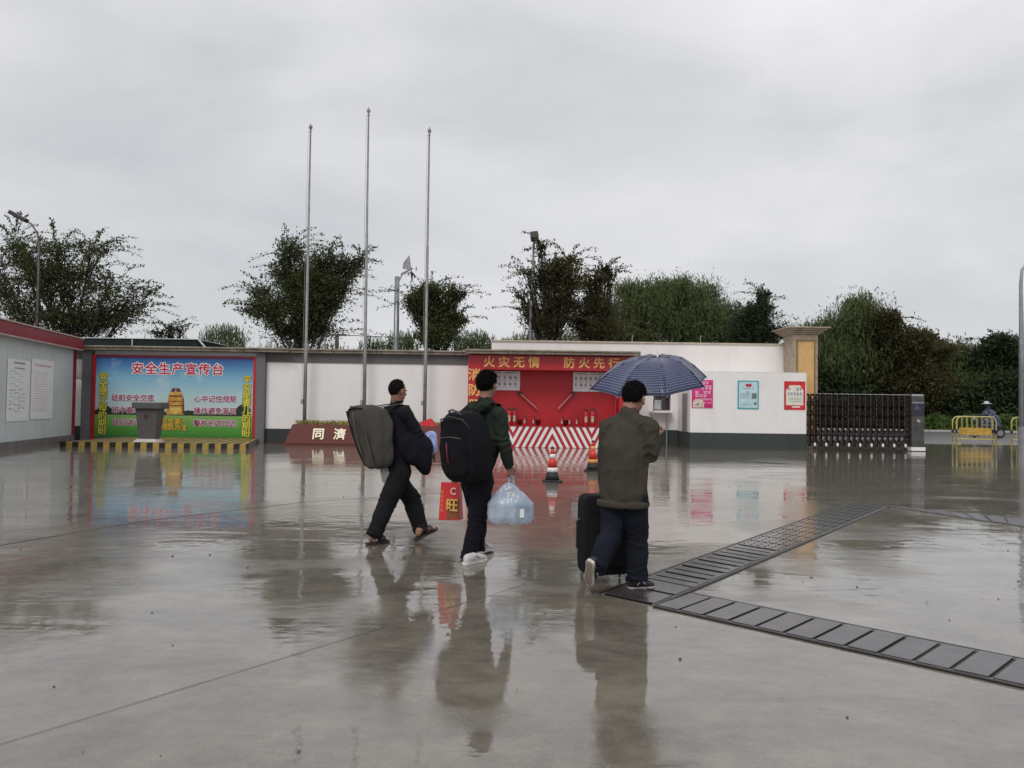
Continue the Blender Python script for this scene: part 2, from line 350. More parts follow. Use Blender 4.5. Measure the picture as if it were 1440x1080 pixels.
# ------------------------------------------------------------------ trench drains: dark channel, steel angle, lids
CHAN = mat('trench_void', (.006, .005, .005), .5)
LID = mat('wet_steel_lid', (.055, .046, .050), .3, metal=.0, var=.35, vscale=5, bump=.2, bscale=9, coat=.25)
LID2 = mat('dark_grate_steel', (.05, .045, .048), .28, metal=.3, var=.3, vscale=6, bump=.1, bscale=9, coat=.6)
def V2(a): return Vector((a[0], a[1], 0))
def trench(label, e0, e1, f0, f1, n, slots, seedy, w=.004, skip=0):
    """e: one edge from start to end, f: other edge"""
    e0, e1, f0, f1 = map(V2, (e0, e1, f0, f1)); c = (e0+f0)/2
    T = empty('trench_drain', c, label, 'drain', 'trench drains in the wet concrete yard')
    z = Vector((0, 0, .004))
    MB().add([e0+z, e1+z, f1+z, f0+z], [(0, 1, 2, 3)]).build('channel', CHAN, T)
    for a, b, s in ((e0, e1, 1), (f0, f1, -1)):
        d = (b-a).normalized(); q = Vector((-d.y, d.x, 0))
        if (c-a).dot(q) < 0: q = -q
        o = MB(); o.obox((a+b)/2-q*.015+Vector((0, 0, .005)), (b-a)/2, q*.014, Vector((0, 0, .005))); o.build('angle_iron', CHAN, T)
        o = MB(); o.obox((a+b)/2+q*.011+Vector((0, 0, .004)), (b-a)/2, q*.011, Vector((0, 0, .004))); o.build('frame_lip', mat('lip_concrete_grey', (.16, .14, .125), .4, var=.5, vscale=9), T)
    rnd = random.Random(seedy)
    for i in range(n):
        t0, t1 = (i+.0)/n, (i+1.0)/n
        g = .135/(2*n) if not slots(i) else .08/(2*n)
        t0 += g; t1 -= g
        a, b = e0.lerp(e1, t0), e0.lerp(e1, t1); c_, d_ = f0.lerp(f1, t1), f0.lerp(f1, t0)
        ins = .03
        a, d_ = a.lerp(d_, ins), d_.lerp(a, ins); b, c_ = b.lerp(c_, ins), c_.lerp(b, ins)
        h = Vector((0, 0, .006+rnd.uniform(-.001, .002))); th = Vector((0, 0, .008))
        o = MB()
        if not slots(i): o.prism([a+h, b+h, c_+h, d_+h], th)
        else:
            R, Cn = slots(i)   # R rows of slots along the lid, Cn slots in a row
            P = lambda u, v: (a.lerp(b, u)).lerp(d_.lerp(c_, u), v)+h
            for r in range(R):   # solid bars between slot rows
                u0, u1 = (r+.0)/R, (r+(.55 if Cn > 1 else .78))/R
                o.prism([P(u0, 0), P(u1, 0), P(u1, 1), P(u0, 1)], th)
                for k in range(Cn+1):
                    v0 = max(0, k/Cn-.06); v1 = min(1, k/Cn+.06)
                    o.prism([P(u1, v0), P((r+1)/R, v0), P((r+1)/R, v1), P(u1, v1)], th)
        o.build('drain_lid' if not slots(i) else 'slotted_lid', LID if not slots(i) else LID2, T)
    return T
A_l0, A_l1 = (1.07, 5.88), (3.75, 3.28); A_u0, A_u1 = (1.42, 6.29), (4.15, 3.62)
lid = lambda i: None
trench('near trench drain with plain steel lids running to the lower right corner', A_l0, A_l1, A_u0, A_u1, 19, lambda i: None, 1)
# branch that leaves under the walking man towards the gate
trench('long trench drain with slotted lids leading from the umbrella man to the gate', (.72, 6.24), (5.43, 12.71), (1.07, 5.90), (5.76, 12.20), 22,
       lambda i: None if i < 2 else ((2, 1) if i < 8 else (3, 6)), 2)
trench('far trench drain crossing the yard in front of the folding gate', (5.46, 12.68), (8.65, 9.19), (5.78, 12.14), (7.38, 8.28), 18, lambda i: None, 3)

# ================================================================== LEFT CABIN
c1 = Vector((-15.85, 28.73, 0)); cd = (Vector((-14.67, 22.92, 0))-c1).normalized(); c0 = c1+cd*12.5; cn = Vector((cd.y, -cd.x, 0))
if cn.x < 0: cn = -cn      # faces the yard
cab = empty('prefab_cabin', c1, 'grey panel-walled site cabin with dark red fascia and notices on its wall', 'cabin')
mb = MB(); mid = (c0+c1)/2
mb.obox(mid-cn*1.6+Vector((0, 0, 1.65)), (c0-c1)/2, cn*1.55, Vector((0, 0, 1.6))); mb.build('cabin_core', CABIN, cab)
pw = 12.5/11
for i in range(11):
    a = c1+cd*(i*pw+.006); b = c1+cd*((i+1)*pw-.006)
    MB().obox((a+b)/2-cn*.012+Vector((0, 0, 1.745)), (b-a)/2, cn*.035, Vector((0, 0, 1.53))).build('wall_panel', CABIN, cab, bevel=.004)
MB().obox(mid+Vector((0, 0, .10)), (c0-c1)/2+cd*.05, cn*.10, Vector((0, 0, .11))).build('plinth', mat('plinth_concrete', (.17, .155, .15), .6, var=.3), cab)
MB().obox(mid+cn*.05+Vector((0, 0, 3.49)), (c0-c1)/2+cd*.12, cn*.22, Vector((0, 0, .19))).build('fascia', REDF, cab, bevel=.01)
MB().obox(mid+cn*.06+Vector((0, 0, 3.70)), (c0-c1)/2+cd*.14, cn*.25, Vector((0, 0, .018))).build('fascia_cap', mat('fascia_edge', (.55, .42, .42), .4), cab)
MB().obox(mid+cn*.06+Vector((0, 0, 3.285)), (c0-c1)/2+cd*.13, cn*.235, Vector((0, 0, .014))).build('fascia_edge', mat('fascia_edge', (.55, .42, .42), .4), cab)
MB().obox(c1+cn*.02+Vector((0, 0, 1.63)), cd*.07, cn*.07, Vector((0, 0, 1.63))).build('corner_post', REDF, cab)
def onwall(px, py, off=.0):
    d = ray(px, py); t = (c1+cn*off-CAM).dot(cn)/d.dot(cn); return CAM+d*t
# notices
PAPER = mat('paper_white', (.75, .76, .78), .6, var=.04); INKP = mat('ink_faded_red', (.62, .38, .42), .6); INKG = mat('ink_grey', (.28, .28, .3), .6)
for k, (xa, xb, lab) in enumerate(((8, 40, 'large white notice sheet with faded grey text and columns on the cabin wall'), (42, 73, 'white notice sheet ruled with faded red lines on the cabin wall'))):
    P = [onwall(xa, 590+3*(1-k), .035), onwall(xb, 589.5, .035)]; zb = P[0].z; zt = onwall((xa+xb)/2, 505.5, .035).z
    a, b = P[0].copy(), P[1].copy(); a.z = b.z = 0
    N_ = empty('notice_sheet', (a+b)/2+Vector((0, 0, zb)), lab, 'notice', 'notice sheets on the cabin wall')
    Z = lambda v: Vector((0, 0, zb+(zt-zb)*v))
    q = cn*.005
    MB().prism([a+Z(0), b+Z(0), b+Z(1), a+Z(1)], cn*.006).build('sheet', PAPER, N_)
    mb = MB(); rnd = random.Random(k)
    if k == 0:
        rows = [(.25, .78, .93, .03), (.3, .75, .85, .02)]+[(.12+.2*(j % 3), .28+.2*(j % 3)+rnd.random()*.1, .8-.034*j, .007) for j in range(20)]
        for j in range(4): rows += [(.1+.2*j, .2+.2*j, .5-.06*i, .012) for i in range(6) if rnd.random() < .8]
    else:
        rows = [(.15, .9, .88, .035)]+[(.1, .75, .78-.04*j, .008) for j in range(17)]
    for u0, u1, v, h in rows:
        mb.prism([a.lerp(b, u0)+Z(v)+cn*.0065, a.lerp(b, u1)+Z(v)+cn*.0065, a.lerp(b, u1)+Z(v+h)+cn*.0065, a.lerp(b, u0)+Z(v+h)+cn*.0065], cn*.001)
    mb.build('print', INKG if k == 0 else INKP, N_)

# ================================================================== BACK WALL
WY = 29.5
def X(px, Y=WY, py=580): return at(px, py, Y).x
def Z(px, py, Y=WY): return at(px, py, Y).z
bw = empty('boundary_wall', (X(390), WY, 0), 'long white boundary wall with stone coping behind the flagpoles', 'wall')
xa, xb = X(101), X(658)
MB().box((X(88), WY+.02, 0), (xb+.1, WY+.28, 3.32)).build('wall_core', WHITE, bw)
segs = [(101, 118), (374, 509), (511, 657)]
for a, b in ((xa, X(118)), (X(374), xb)):
    MB().box((a, WY-.02, .52), (b, WY+.018, 2.98)).build('render_panel', WHITE, bw)
    MB().box((a, WY-.05, 0), (b, WY+.017, .518)).build('skirting', SKIRT, bw)
    MB().box((a, WY-.06, 2.982), (b, WY+.016, 3.32)).build('grey_band', GREYB, bw)
MB().box((xa, WY-.065, 2.3), (X(118), WY-.021, 2.981)).build('grey_band', mat('light_grey_band', (.33, .34, .34), .6), bw)
for a, b in ((118, 131), (361.5, 374)):
    MB().box((X(a), WY-.22, 0), (X(b), WY+.015, 3.3)).build('pilaster', PIL, bw)
k = 0; x = X(104)
while x < X(892):
    x2 = min(x+1.6, X(893), X(656) if x < X(656)-.05 else 1e9); yf = WY-.42 if x < X(360) else WY-.22
    if x > X(655): yf = WY-1.25
    MB().box((x, yf, 3.325), (x2-.008, WY+.4, 3.42)).build('coping_stone', COPE, bw, bevel=.015)
    MB().box((x, yf-.06, 3.422), (x2-.008, WY+.45, 3.48)).build('coping_cap', COPE, bw, bevel=.01)
    x = x2
# shed roof seen above the wall
ry = 33.0
sh = empty('shed_roof', (at(200, 486, ry)[0], ry, 0), 'low dark roof with a thin white top edge showing above the wall', 'roof')
MB().box((X(60, ry), ry-1.2, 2.6), (X(291, ry), ry+2, 3.95)).build('roof_sheet', mat('dark_roof_green', (.02, .026, .026), .8, spec=.1, var=.2), sh)
mb = MB().box((X(60, ry), ry-1.25, 3.955), (X(292, ry), ry+2, 3.985)); mb.build('roof_edge', mat('roof_white_edge', (.55, .57, .57), .4), sh)
MB().tube([(X(292, ry), ry-1.2, 3.99), (X(303, ry), ry-1.2, 3.62), (X(345, ry), ry-1.2, 3.5)], .04).build('rain_pipe', mat('roof_white_edge', (.55, .57, .57), .4), sh)
MB().box((X(120, ry), ry+.1, 0), (X(291, ry), ry+.3, 2.6)).build('shed_wall', GREYB, sh)
MB().tube([at(186, 486, ry-1.3), at(186, 477, ry-1.3)], .02).build('strap', mat('roof_white_edge', (.55, .57, .57), .4), sh)

# ------------------------------------------------------------------ SAFETY BOARD
bx0, bx1 = X(131.5), X(361); by = WY-.12; bz0, bz1 = .12, Z(246, 500, by)
BD = empty('safety_billboard', ((bx0+bx1)/2, by, 0), 'large printed billboard of blue sky and green field with red lettering', 'billboard')
def board_mat():
    M = bpy.data.materials.new('billboard_print'); M.use_nodes = True; t = M.node_tree; b = t.nodes['Principled BSDF']; l = t.links.new
    g = N(t, 'ShaderNodeNewGeometry'); s = N(t, 'ShaderNodeSeparateXYZ'); l(g.outputs['Position'], s.inputs[0])
    mr = N(t, 'ShaderNodeMapRange'); mr.inputs['From Min'].default_value = bz0; mr.inputs['From Max'].default_value = bz1; l(s.outputs[2], mr.inputs[0])
    nz = N(t, 'ShaderNodeTexNoise'); nz.inputs['Scale'].default_value = 1.1; nz.inputs['Detail'].default_value = 6; l(g.outputs['Position'], nz.inputs[0])
    r = N(t, 'ShaderNodeValToRGB'); e = r.color_ramp.elements
    e[0].position = 0; e[0].color = (.04, .18, .03, 1); e[1].position = 1; e[1].color = (.02, .07, .26, 1)
    for p, c in ((.12, (.08, .30, .04)), (.26, (.20, .38, .10)), (.285, (.30, .42, .22)), (.30, (.50, .56, .58)), (.5, (.40, .58, .62)), (.72, (.20, .43, .58)), (.88, (.06, .19, .42))):
        n = e.new(p); n.color = (*c, 1)
    l(mr.outputs[0], r.inputs[0])
    cl = N(t, 'ShaderNodeMapRange'); cl.inputs['From Min'].default_value = .56; cl.inputs['From Max'].default_value = .75; cl.inputs['To Max'].default_value = .55; l(nz.outputs[0], cl.inputs[0])
    up = N(t, 'ShaderNodeMapRange'); up.inputs['From Min'].default_value = .35; up.inputs['From Max'].default_value = .55; l(mr.outputs[0], up.inputs[0])
    mu = N(t, 'ShaderNodeMath', operation='MULTIPLY'); l(cl.outputs[0], mu.inputs[0]); l(up.outputs[0], mu.inputs[1])
    mx = N(t, 'ShaderNodeMix', data_type='RGBA'); l(mu.outputs[0], mx.inputs[0]); l(r.outputs[0], mx.inputs[6]); mx.inputs[7].default_value = (.6, .68, .72, 1)
    l(mx.outputs[2], b.inputs['Base Color']); b.inputs['Roughness'].default_value = .42
    return M
MB().box((bx0, by-.03, bz0), (bx1, by+.08, bz1)).build('printed_sheet', board_mat(), BD)
fw = .13
MB().box((bx0-.0, by-.06, 0), (bx0+fw, by-.032, bz1)).build('frame', REDD, BD); MB().box((bx1-fw*.8, by-.06, 0), (bx1, by-.032, bz1)).build('frame', REDD, BD)
MB().box((bx0+fw, by-.06, bz1-.09), (bx1-fw*.8, by-.032, bz1)).build('frame', mat('dark_red', (.2, .01, .04), .5), BD)
# tree line print
mb = MB(); rnd = random.Random(4); zl = bz0+(bz1-bz0)*.275; x = bx0+fw; T = []
while x < bx1-fw:
    e_ = min(x-bx0, bx1-x); T.append((x, zl+.12+.06*rnd.random()+(.22 if e_ < .9 else 0)*math.exp(-((e_-.45)/.3)**2)+(.05*math.sin(x*3)))); x += .07
for (p, q), (r_, s_) in zip(T, T[1:]): mb.add([(p, by-.034, zl), (r_, by-.034, zl), (r_, by-.034, s_), (p, by-.034, q)], [(0, 1, 2, 3)])
mb.build('tree_line_print', mat('print_dark_green', (.012, .03, .012), .5, var=.4, vscale=8), BD)
def bp(px, py): return Vector((X(px, by), by-.04, Z(px, py, by)))
mpp = (X(361)-X(131.5))/229.5
RT = mat('print_red', (.50, .01, .04), .5); PT = mat('print_wine', (.30, .03, .10), .5); WT = mat('print_white', (.82, .80, .82), .5); YT = mat('print_yellow', (.72, .62, .06), .5)
BK = mat('print_outline_green', (.04, .09, .03), .5); OT = mat('print_amber', (.70, .42, .05), .5)
def outlined(s, px, py, hpx, M, O, vertical=False, off=.01, sp=1.0, sx=1.0):
    p = bp(px, py); sz = hpx*mpp
    text(s, p+Vector((0, .006, 0)), sz, O, BD, ext=.001, ring=off*2.4, vertical=vertical, name='lettering_outline', sp=sp, sx=sx)
    text(s, p+Vector((0, -.003, 0)), sz, M, BD, ext=.002, bold=off*.6, vertical=vertical, sp=sp, sx=sx)
outlined('安全生产宣传台', 249, 520, 17, RT, WT, off=.016, sp=1.2)
for i, ch in enumerate('安全是父母的期盼'): outlined(ch, 145, 530+i*10.9, 11.5, YT, BK, off=.010, sx=1.1)
for i, ch in enumerate('平安是妻儿的期盼'): outlined(ch, 347, 535+i*10.7, 11.5, YT, BK, off=.010, sx=1.1)
outlined('班前安全交底', 187, 560, 10, PT, WT, off=.008); outlined('班中查改', 178, 577, 10, PT, WT, off=.008); outlined('班后讲评', 179, 594.5, 10, PT, WT, off=.008)
outlined('心中记住规矩', 303, 561.5, 10, PT, WT, off=.008); outlined('操作避免盲目', 303, 578.5, 10, PT, WT, off=.008); outlined('警钟长鸣耳边', 303, 596, 10, PT, WT, off=.008)
outlined('安全第一', 246, 593, 9.5, OT, BK, off=.008); outlined('预防为主', 246, 601.5, 9.5, OT, BK, off=.008)
# bronze bell print
BG = mat('print_bronze', (.42, .17, .04), .45, col2=(.62, .40, .08), vscale=9); BG2 = mat('print_gold', (.66, .46, .12), .45, var=.2, vscale=12); BR = mat('print_bronze_dark', (.14, .03, .02), .5)
mb = MB()
prof = [(-12.5, 583), (-12.5, 578), (-11, 572), (-11, 560), (-10, 554), (-5, 551), (5, 551), (10, 554), (11, 560), (11, 572), (12.5, 578), (12.5, 583)]
mb.add([bp(247+a, b)+Vector((0, .003, 0)) for a, b in prof], [tuple(range(len(prof)))]); mb.build('bell_print', BG, BD)
mb = MB()
for a, b, c, d in ((-9, 9, 556, 558), (-10.5, 10.5, 564, 565), (-10.5, 10.5, 570, 571.2)): mb.add([bp(247+a, d), bp(247+b, d), bp(247+b, c), bp(247+a, c)], [(0, 1, 2, 3)])
mb.add([bp(257, 582), bp(260, 582), bp(258.3, 560), bp(256.5, 557)], [(0, 1, 2, 3)])
for a in (-6, -2.5, 2.5, 6): mb.add([bp(247+a-1.6, 551), bp(247+a+1.6, 551), bp(247+a*.6+1, 545.5), bp(247+a*.6-1, 546)], [(0, 1, 2, 3)])
mb.build('bell_band_print', BR, BD)
mb = MB().add([bp(240, 579), bp(247, 583), bp(254, 579), bp(255, 573), bp(239, 573)], [(0, 1, 2, 3, 4)]); mb.build('bell_base_print', BG2, BD)
# ------------------------------------------------------------------ striped platform
py0 = 25.1; ph = .16
pxl, pxr = X(84, py0, 628), X(350, py0, 628); pxb = X(363, WY-.25)
PLT = empty('stage_platform', ((pxl+pxr)/2, (py0+WY)/2, 0), 'low platform painted in black and yellow stripes below the billboard', 'platform')
MB().prism([(pxl, py0+.01, 0), (pxr-.01, py0+.01, 0), (pxb-.01, WY-.24, 0), (pxl, WY-.24, 0)], (0, 0, ph-.005)).build('platform_slab', mat('plinth_concrete', (.17, .155, .15), .6), PLT)
mf = [MB(), MB()]; w = .195; n = int((pxr-pxl)/w)
for i in range(n+1):
    x0, x1 = pxl+i*w, min(pxl+(i+1)*w, pxr); M_ = mf[i % 2]
    if x0 >= pxr: break
    M_.box((x0, py0, 0.0), (x1, py0+.008, ph))
    sk = 1.2; yb = WY-.25
    c = lambda x: max(pxl, min(pxr, x))
    cc_ = lambda x: max(pxl, min(pxb, pxl+(x-pxl)*(pxb-pxl)/(pxr-pxl)+.5))
    M_.add([(x0, py0, ph), (x1, py0, ph), (cc_(x1), yb, ph), (cc_(x0), yb, ph)], [(0, 1, 2, 3)])
mf[0].build('black_stripes', BLK, PLT); mf[1].build('yellow_stripes', YEL, PLT)
# ------------------------------------------------------------------ lectern
ly = 25.75
LC = empty('stone_lectern', (X(212, ly), ly, ph), 'grey tapered stone lectern with a flared top on the striped platform', 'lectern')
lx = X(212, ly)
def frus(x, y, z0, z1, a0, b0, a1, b1):
    return MB().add([(x-a0, y-b0, z0), (x+a0, y-b0, z0), (x+a0, y+b0, z0), (x-a0, y+b0, z0), (x-a1, y-b1, z1), (x+a1, y-b1, z1), (x+a1, y+b1, z1), (x-a1, y+b1, z1)],
        [(3,2,1,0),(4,5,6,7),(0,1,5,4),(1,2,6,5),(2,3,7,6),(3,0,4,7)])
mb = frus(lx-.02, ly, ph+.10, 1.22, .27, .2, .36, .26); mb.build('column', LGREY, LC, bevel=.01)
MB().box((lx-.46, ly-.36, 1.222), (lx+.46, ly+.34, 1.43)).build('desk_top', LGREY, LC, bevel=.02)
frus(lx-.03, ly-.02, ph+.002, ph+.098, .38, .33, .27, .22).build('base', mat('pale_stone', (.5, .46, .42), .5, var=.1), LC)
text('安', (lx-.04, ly-.27, .98), .17, mat('print_wine_dark', (.18, .02, .03), .5), LC, name='emblem')

# ------------------------------------------------------------------ FLAGPOLES
fy = 28.95
MB_ = None
def flagpole(px_top, py_top, px_b, lab):
    top = at(px_top, py_top, fy); xb_ = X(px_b, fy, 620); xm = (xb_+top.x)/2
    F = empty('flagpole', (xb_, fy, 0), lab, 'flagpole', 'flagpoles behind the granite sign')
    H = top.z; lean = top.x-xb_
    P = lambda z: Vector((xb_+lean*z/H, fy, z))
    seg = [(0, .085), (.3*H, .078), (.301*H, .068), (.62*H, .06), (.621*H, .05), (H-.35, .036)]
    MB().tube([P(z) for z, r in seg], [r*.82 for z, r in seg], n=14).build('pole', POLE, F, smooth=True)
    MB().lathe(P(0), [(.16, 0), (.16, .05), (.1, .09), (.09, .2)], 16).build('base_flange', STEEL, F)
    MB().lathe(P(H-.36), [(.03, 0), (.04, .04), (.025, .1), (.07, .18), (.07, .22), (.02, .3), (.005, .36)], 14).build('finial', POLE, F, smooth=True)
    MB().tube([P(1.5)+Vector((-.1, -.05, 0)), P(H-.3)+Vector((-.07, -.05, 0))], .006, n=5).build('halyard', mat('rope_grey', (.3, .3, .3), .7), F)
    MB().box(tuple(P(1.45)+Vector((-.13, -.1, 0))), tuple(P(1.62)+Vector((-.05, -.02, 0)))).build('cleat', GALV, F)
    return F
flagpole(437, 173, 427.5, 'bare steel flagpole, the left and one of the two shorter of three')
flagpole(518.5, 150, 511.5, 'bare steel flagpole, the tallest and middle of three')
flagpole(604, 178, 596.5, 'bare steel flagpole on the right with a red cloth at its foot')
# granite sign
sy = 28.3
SG = empty('granite_sign', (X(512, sy), sy, 0), 'low brown granite name sign with gold characters in front of the flagpoles', 'sign')
xl, xr = X(403, sy), X(628, sy)
MB().add([(xl, sy-.25, .0), (xr, sy-.25, .0), (xr, sy+.4, 0), (xl, sy+.4, 0), (xl+.2, sy+.05, .72), (xr-.2, sy+.05, .72), (xr-.2, sy+.3, .72), (xl+.2, sy+.3, .72)],
   [(3,2,1,0),(4,5,6,7),(0,1,5,4),(1,2,6,5),(2,3,7,6),(3,0,4,7)]).build('granite_block', GRANITE, SG, bevel=.01)
MB().box((xl-.06, sy-.3, 0), (xr+.06, sy-.251, .07)).build('granite_foot', GRANITE, SG)
tilt = math.atan2(.3, .72)
for ch, px in (('同', 449.5), ('濟', 479.5)):
    text(ch, (X(px, sy), sy-.13, .37), .44, CREAMT, SG, rot=(math.pi/2-tilt*.95, 0, 0), ext=.012, bold=.012)
# ================================================================== FIRE EQUIPMENT BOOTH
fbx0, fbx1 = X(657.5, 28.6), X(893, 28.6); fyy = 28.6; ftop = 3.30
FB = empty('fire_equipment_booth', ((fbx0+fbx1)/2, fyy, 0), 'red open fire equipment booth with yellow lettering and striped sand box', 'booth')
mb = MB(); mb.box((fbx0, fyy, 2.78), (fbx1, fyy+.25, ftop)); mb.build('header_beam', REDP, FB, bevel=.01)
pw_ = .58
for a, b in ((fbx0, fbx0+pw_), (fbx1-pw_, fbx1)): MB().box((a, fyy, 0), (b, fyy+.9, 2.778)).build('side_pillar', REDP, FB, bevel=.01)
MB().box((fbx0+pw_, fyy+.92, 0), (fbx1-pw_, fyy+1.0, 2.9)).build('back_panel', REDD, FB)
MB().box((fbx0+.02, fyy+.26, 3.0), (fbx1-.02, fyy+.98, 3.3)).build('booth_roof', REDP, FB)
def fz(px, py, Y): return at(px, py, Y)
for s_, px in (('火灾无情', 719.5), ('防火先行', 832)):
    for i, ch in enumerate(s_): text(ch, fz(px-31.5+21*i, 511+.012*(px-31.5+21*i-777), fyy-.012), .42, GOLD, FB, ext=.012, bold=.012)
for i, ch in enumerate('消防器材'): text(ch, fz(667, 528+21.5*i, fyy-.012), .46, GOLD, FB, ext=.012, bold=.012)
for i, ch in enumerate('消防器材'): text(ch, fz(884, 530+21.5*i, fyy-.012), .46, GOLD, FB, ext=.012, bold=.012)
# white instruction posters inside
def poster_sheet(parent, a, b, yb, deco):
    MB().box((a.x, yb-.02, b.z), (b.x, yb, a.z)).build('sheet', PAPER, parent)
    mb = MB(); w, h = b.x-a.x, a.z-b.z
    for u0, v0, u1, v1 in deco: mb.box((a.x+u0*w, yb-.023, a.z-v1*h), (a.x+u1*w, yb-.0205, a.z-v0*h))
    mb.build('print', INKG, parent)
yb = fyy+.9
for pa, pb, sd_ in ((( 683, 521), (731, 549), 2), ((806, 522), (850, 551), 3)):
    a, b = fz(pa[0], pa[1], yb), fz(pb[0], pb[1], yb); a.z = min(a.z, 2.76); rnd = random.Random(sd_)
    PS = empty('instruction_poster', (a.x, yb, b.z), ('white picture instruction sheet inside the booth beside the man with the big black backpack' if sd_ == 2 else 'white picture instruction sheet inside the booth partly behind the umbrella edge'), 'poster', 'instruction sheets in the fire booth')
    deco = [(.12, .06, .44, .10), (.55, .06, .92, .10)]
    for r in range(2):
        for c in range(6):
            u = .06+c*.155; v = .28+.34*r
            deco += [(u, v, u+.05+.04*rnd.random(), v+.12), (u+.02, v-.06, u+.05, v), (u, v+.19, u+.09, v+.21)]
    poster_sheet(PS, a, b, yb, deco)
# hose pipes / poles hung diagonally
for (a, b, s_) in (((731, 553), (755, 575), 'left'), ((805.5, 553), (785, 575), 'right')):
    P, Q = fz(*a, yb-.12), fz(*b, yb-.12)
    o = MB().tube([P, Q], .035, n=10).build('pike_pole', mat('faded_pink_paint', (.45, .16, .15), .45), None)
    tag(o, 'pale pink fire pole slanting down to the %s on the red back panel' % ('right' if s_ == 'left' else 'left'), 'pole', 'slanted poles in the fire booth')
    MB().box((P.x-.06, yb-.17, P.z-.03), (P.x+.06, yb+.01, P.z+.06)).build('hook', BLACK, o)
# sand box with chevrons
sbx0, sbx1 = fbx0+pw_+.005, fbx1-pw_-.005; sbz = Z(777, 600, fyy-.05); 
SB = empty('sand_box', ((sbx0+sbx1)/2, fyy-.05, 0), 'long sand box with red and white chevron stripes under the fire extinguishers', 'box')
sy0 = fyy-.06
MB().box((sbx0, sy0+.006, 0), (sbx1, fyy+.55, sbz)).build('sand_box_body', REDP, SB, bevel=.008)
MB().box((sbx0, sy0-.02, sbz+.001), (sbx1, fyy+.55, sbz+.03)).build('sand_box_lid', REDP, SB)
mb = MB(); xc = X(777, fyy); quarter = (X(832, fyy)-xc); per = .235; slope = .52
def clipx(poly, lo, hi):
    def cl(P, f, g):
        o = []
        for i in range(len(P)):
            a, b = P[i-1], P[i]
            fa, fb = f(a), f(b)
            if fa >= 0 and fb >= 0: o.append(b)
            elif fa >= 0 or fb >= 0:
                t = fa/(fa-fb); q = (a[0]+(b[0]-a[0])*t, a[1]+(b[1]-a[1])*t)
                o.append(q)
                if fb >= 0: o.append(b)
        return o
    P = cl(poly, lambda p: p[0]-lo, 0)
    return cl(P, lambda p: hi-p[0], 0) if P else P
zones = [(sbx0, xc-quarter, -1), (xc-quarter, xc, 1), (xc, xc+quarter, -1), (xc+quarter, sbx1, 1)]
for lo, hi, d in zones:
    k = -12
    while k < 12:
        base = xc+k*per*1.0+(0 if d == 1 else 0)
        # mirrored so stripes meet at the zone borders
        x0 = (xc+(k*per-slope*sbz) if d == 1 else xc-(k*per-slope*sbz)); w_ = per*.5*(1 if d == 1 else -1); sh_ = slope*sbz*(1 if d == 1 else -1)
        poly = [(x0, 0.01), (x0+w_, 0.01), (x0+w_+sh_, sbz-.01), (x0+sh_, sbz-.01)]
        P = clipx(poly, lo, hi)
        if len(P) > 2: mb.add([(p[0], sy0, p[1]) for p in P], [tuple(range(len(P)))])
        k += 1
mb.build('white_stripes', WPAINT, SB)
# fire extinguishers (in the booth, on the box)
def extinguisher(x, y, z, s, lab):
    E = empty('fire_extinguisher', (x, y, z), lab, 'fire extinguisher', 'fire extinguishers in the red booth')
    MB().lathe((x, y, z), [(.065*s, 0), (.072*s, .02), (.072*s, .36*s), (.06*s, .41*s), (.025*s, .44*s), (.02*s, .47*s)], 16).build('cylinder_body', REDP, E, smooth=True)
    MB().box((x-.05*s, y-.015, z+.47*s), (x+.07*s, y+.015, z+.53*s)).build('valve_handle', BLACK, E)
    MB().tube([(x+.04*s, y, z+.49*s), (x+.12*s, y-.02, z+.44*s), (x+.12*s, y-.03, z+.2*s), (x+.1*s, y-.03, z+.1*s)], [.012, .012, .014, .022], n=6).build('hose', BLACK, E)
    MB().box((x-.04*s, y-.075*s, z+.12*s), (x+.04*s, y-.068*s, z+.3*s)).build('care_label', mat('label_cream', (.5, .42, .3), .5), E)
ez = sbz+.031
for i, (px, s, lb) in enumerate(((716, 1.15, 'taller red extinguisher at the left end beside the man in dark green'), (723, 1.15, 'second tall red extinguisher from the left end of the row'), (738, .62, 'small red extinguisher below the left slanted pole'), (750, .62, 'small red extinguisher right of the left slanted pole foot'),
      (790, .62, 'small red extinguisher below the right slanted pole foot'), (801, .62, 'small red extinguisher between the right pole and the tall pair'), (811, .62, 'small red extinguisher just left of the tall right pair'), (824, 1.15, 'tall red extinguisher with a brass top, left of the right pair'), (833, 1.2, 'tall red extinguisher beside the man with the umbrella'))):
    extinguisher(X(px, fyy+.25), fyy+.25+.05*(i % 2), ez, s, lb)
# dark buckets between
for px, lb in ((731, 'dark bucket standing left of centre on the sand box'), (757, 'dark bucket below the left slanted pole end'), (795.5, 'dark bucket right of centre on the sand box')):
    x = X(px, fyy+.4)
    o = MB().lathe((x, fyy+.42, ez), [(.07, 0), (.1, .2), (.105, .21), (.095, .205), (.068, .01)], 16).build('fire_bucket', mat('dark_red_bucket', (.12, .008, .01), .5), None, smooth=True)
    o.location = (0, 0, 0); tag(o, lb, 'bucket', 'buckets in the fire booth')

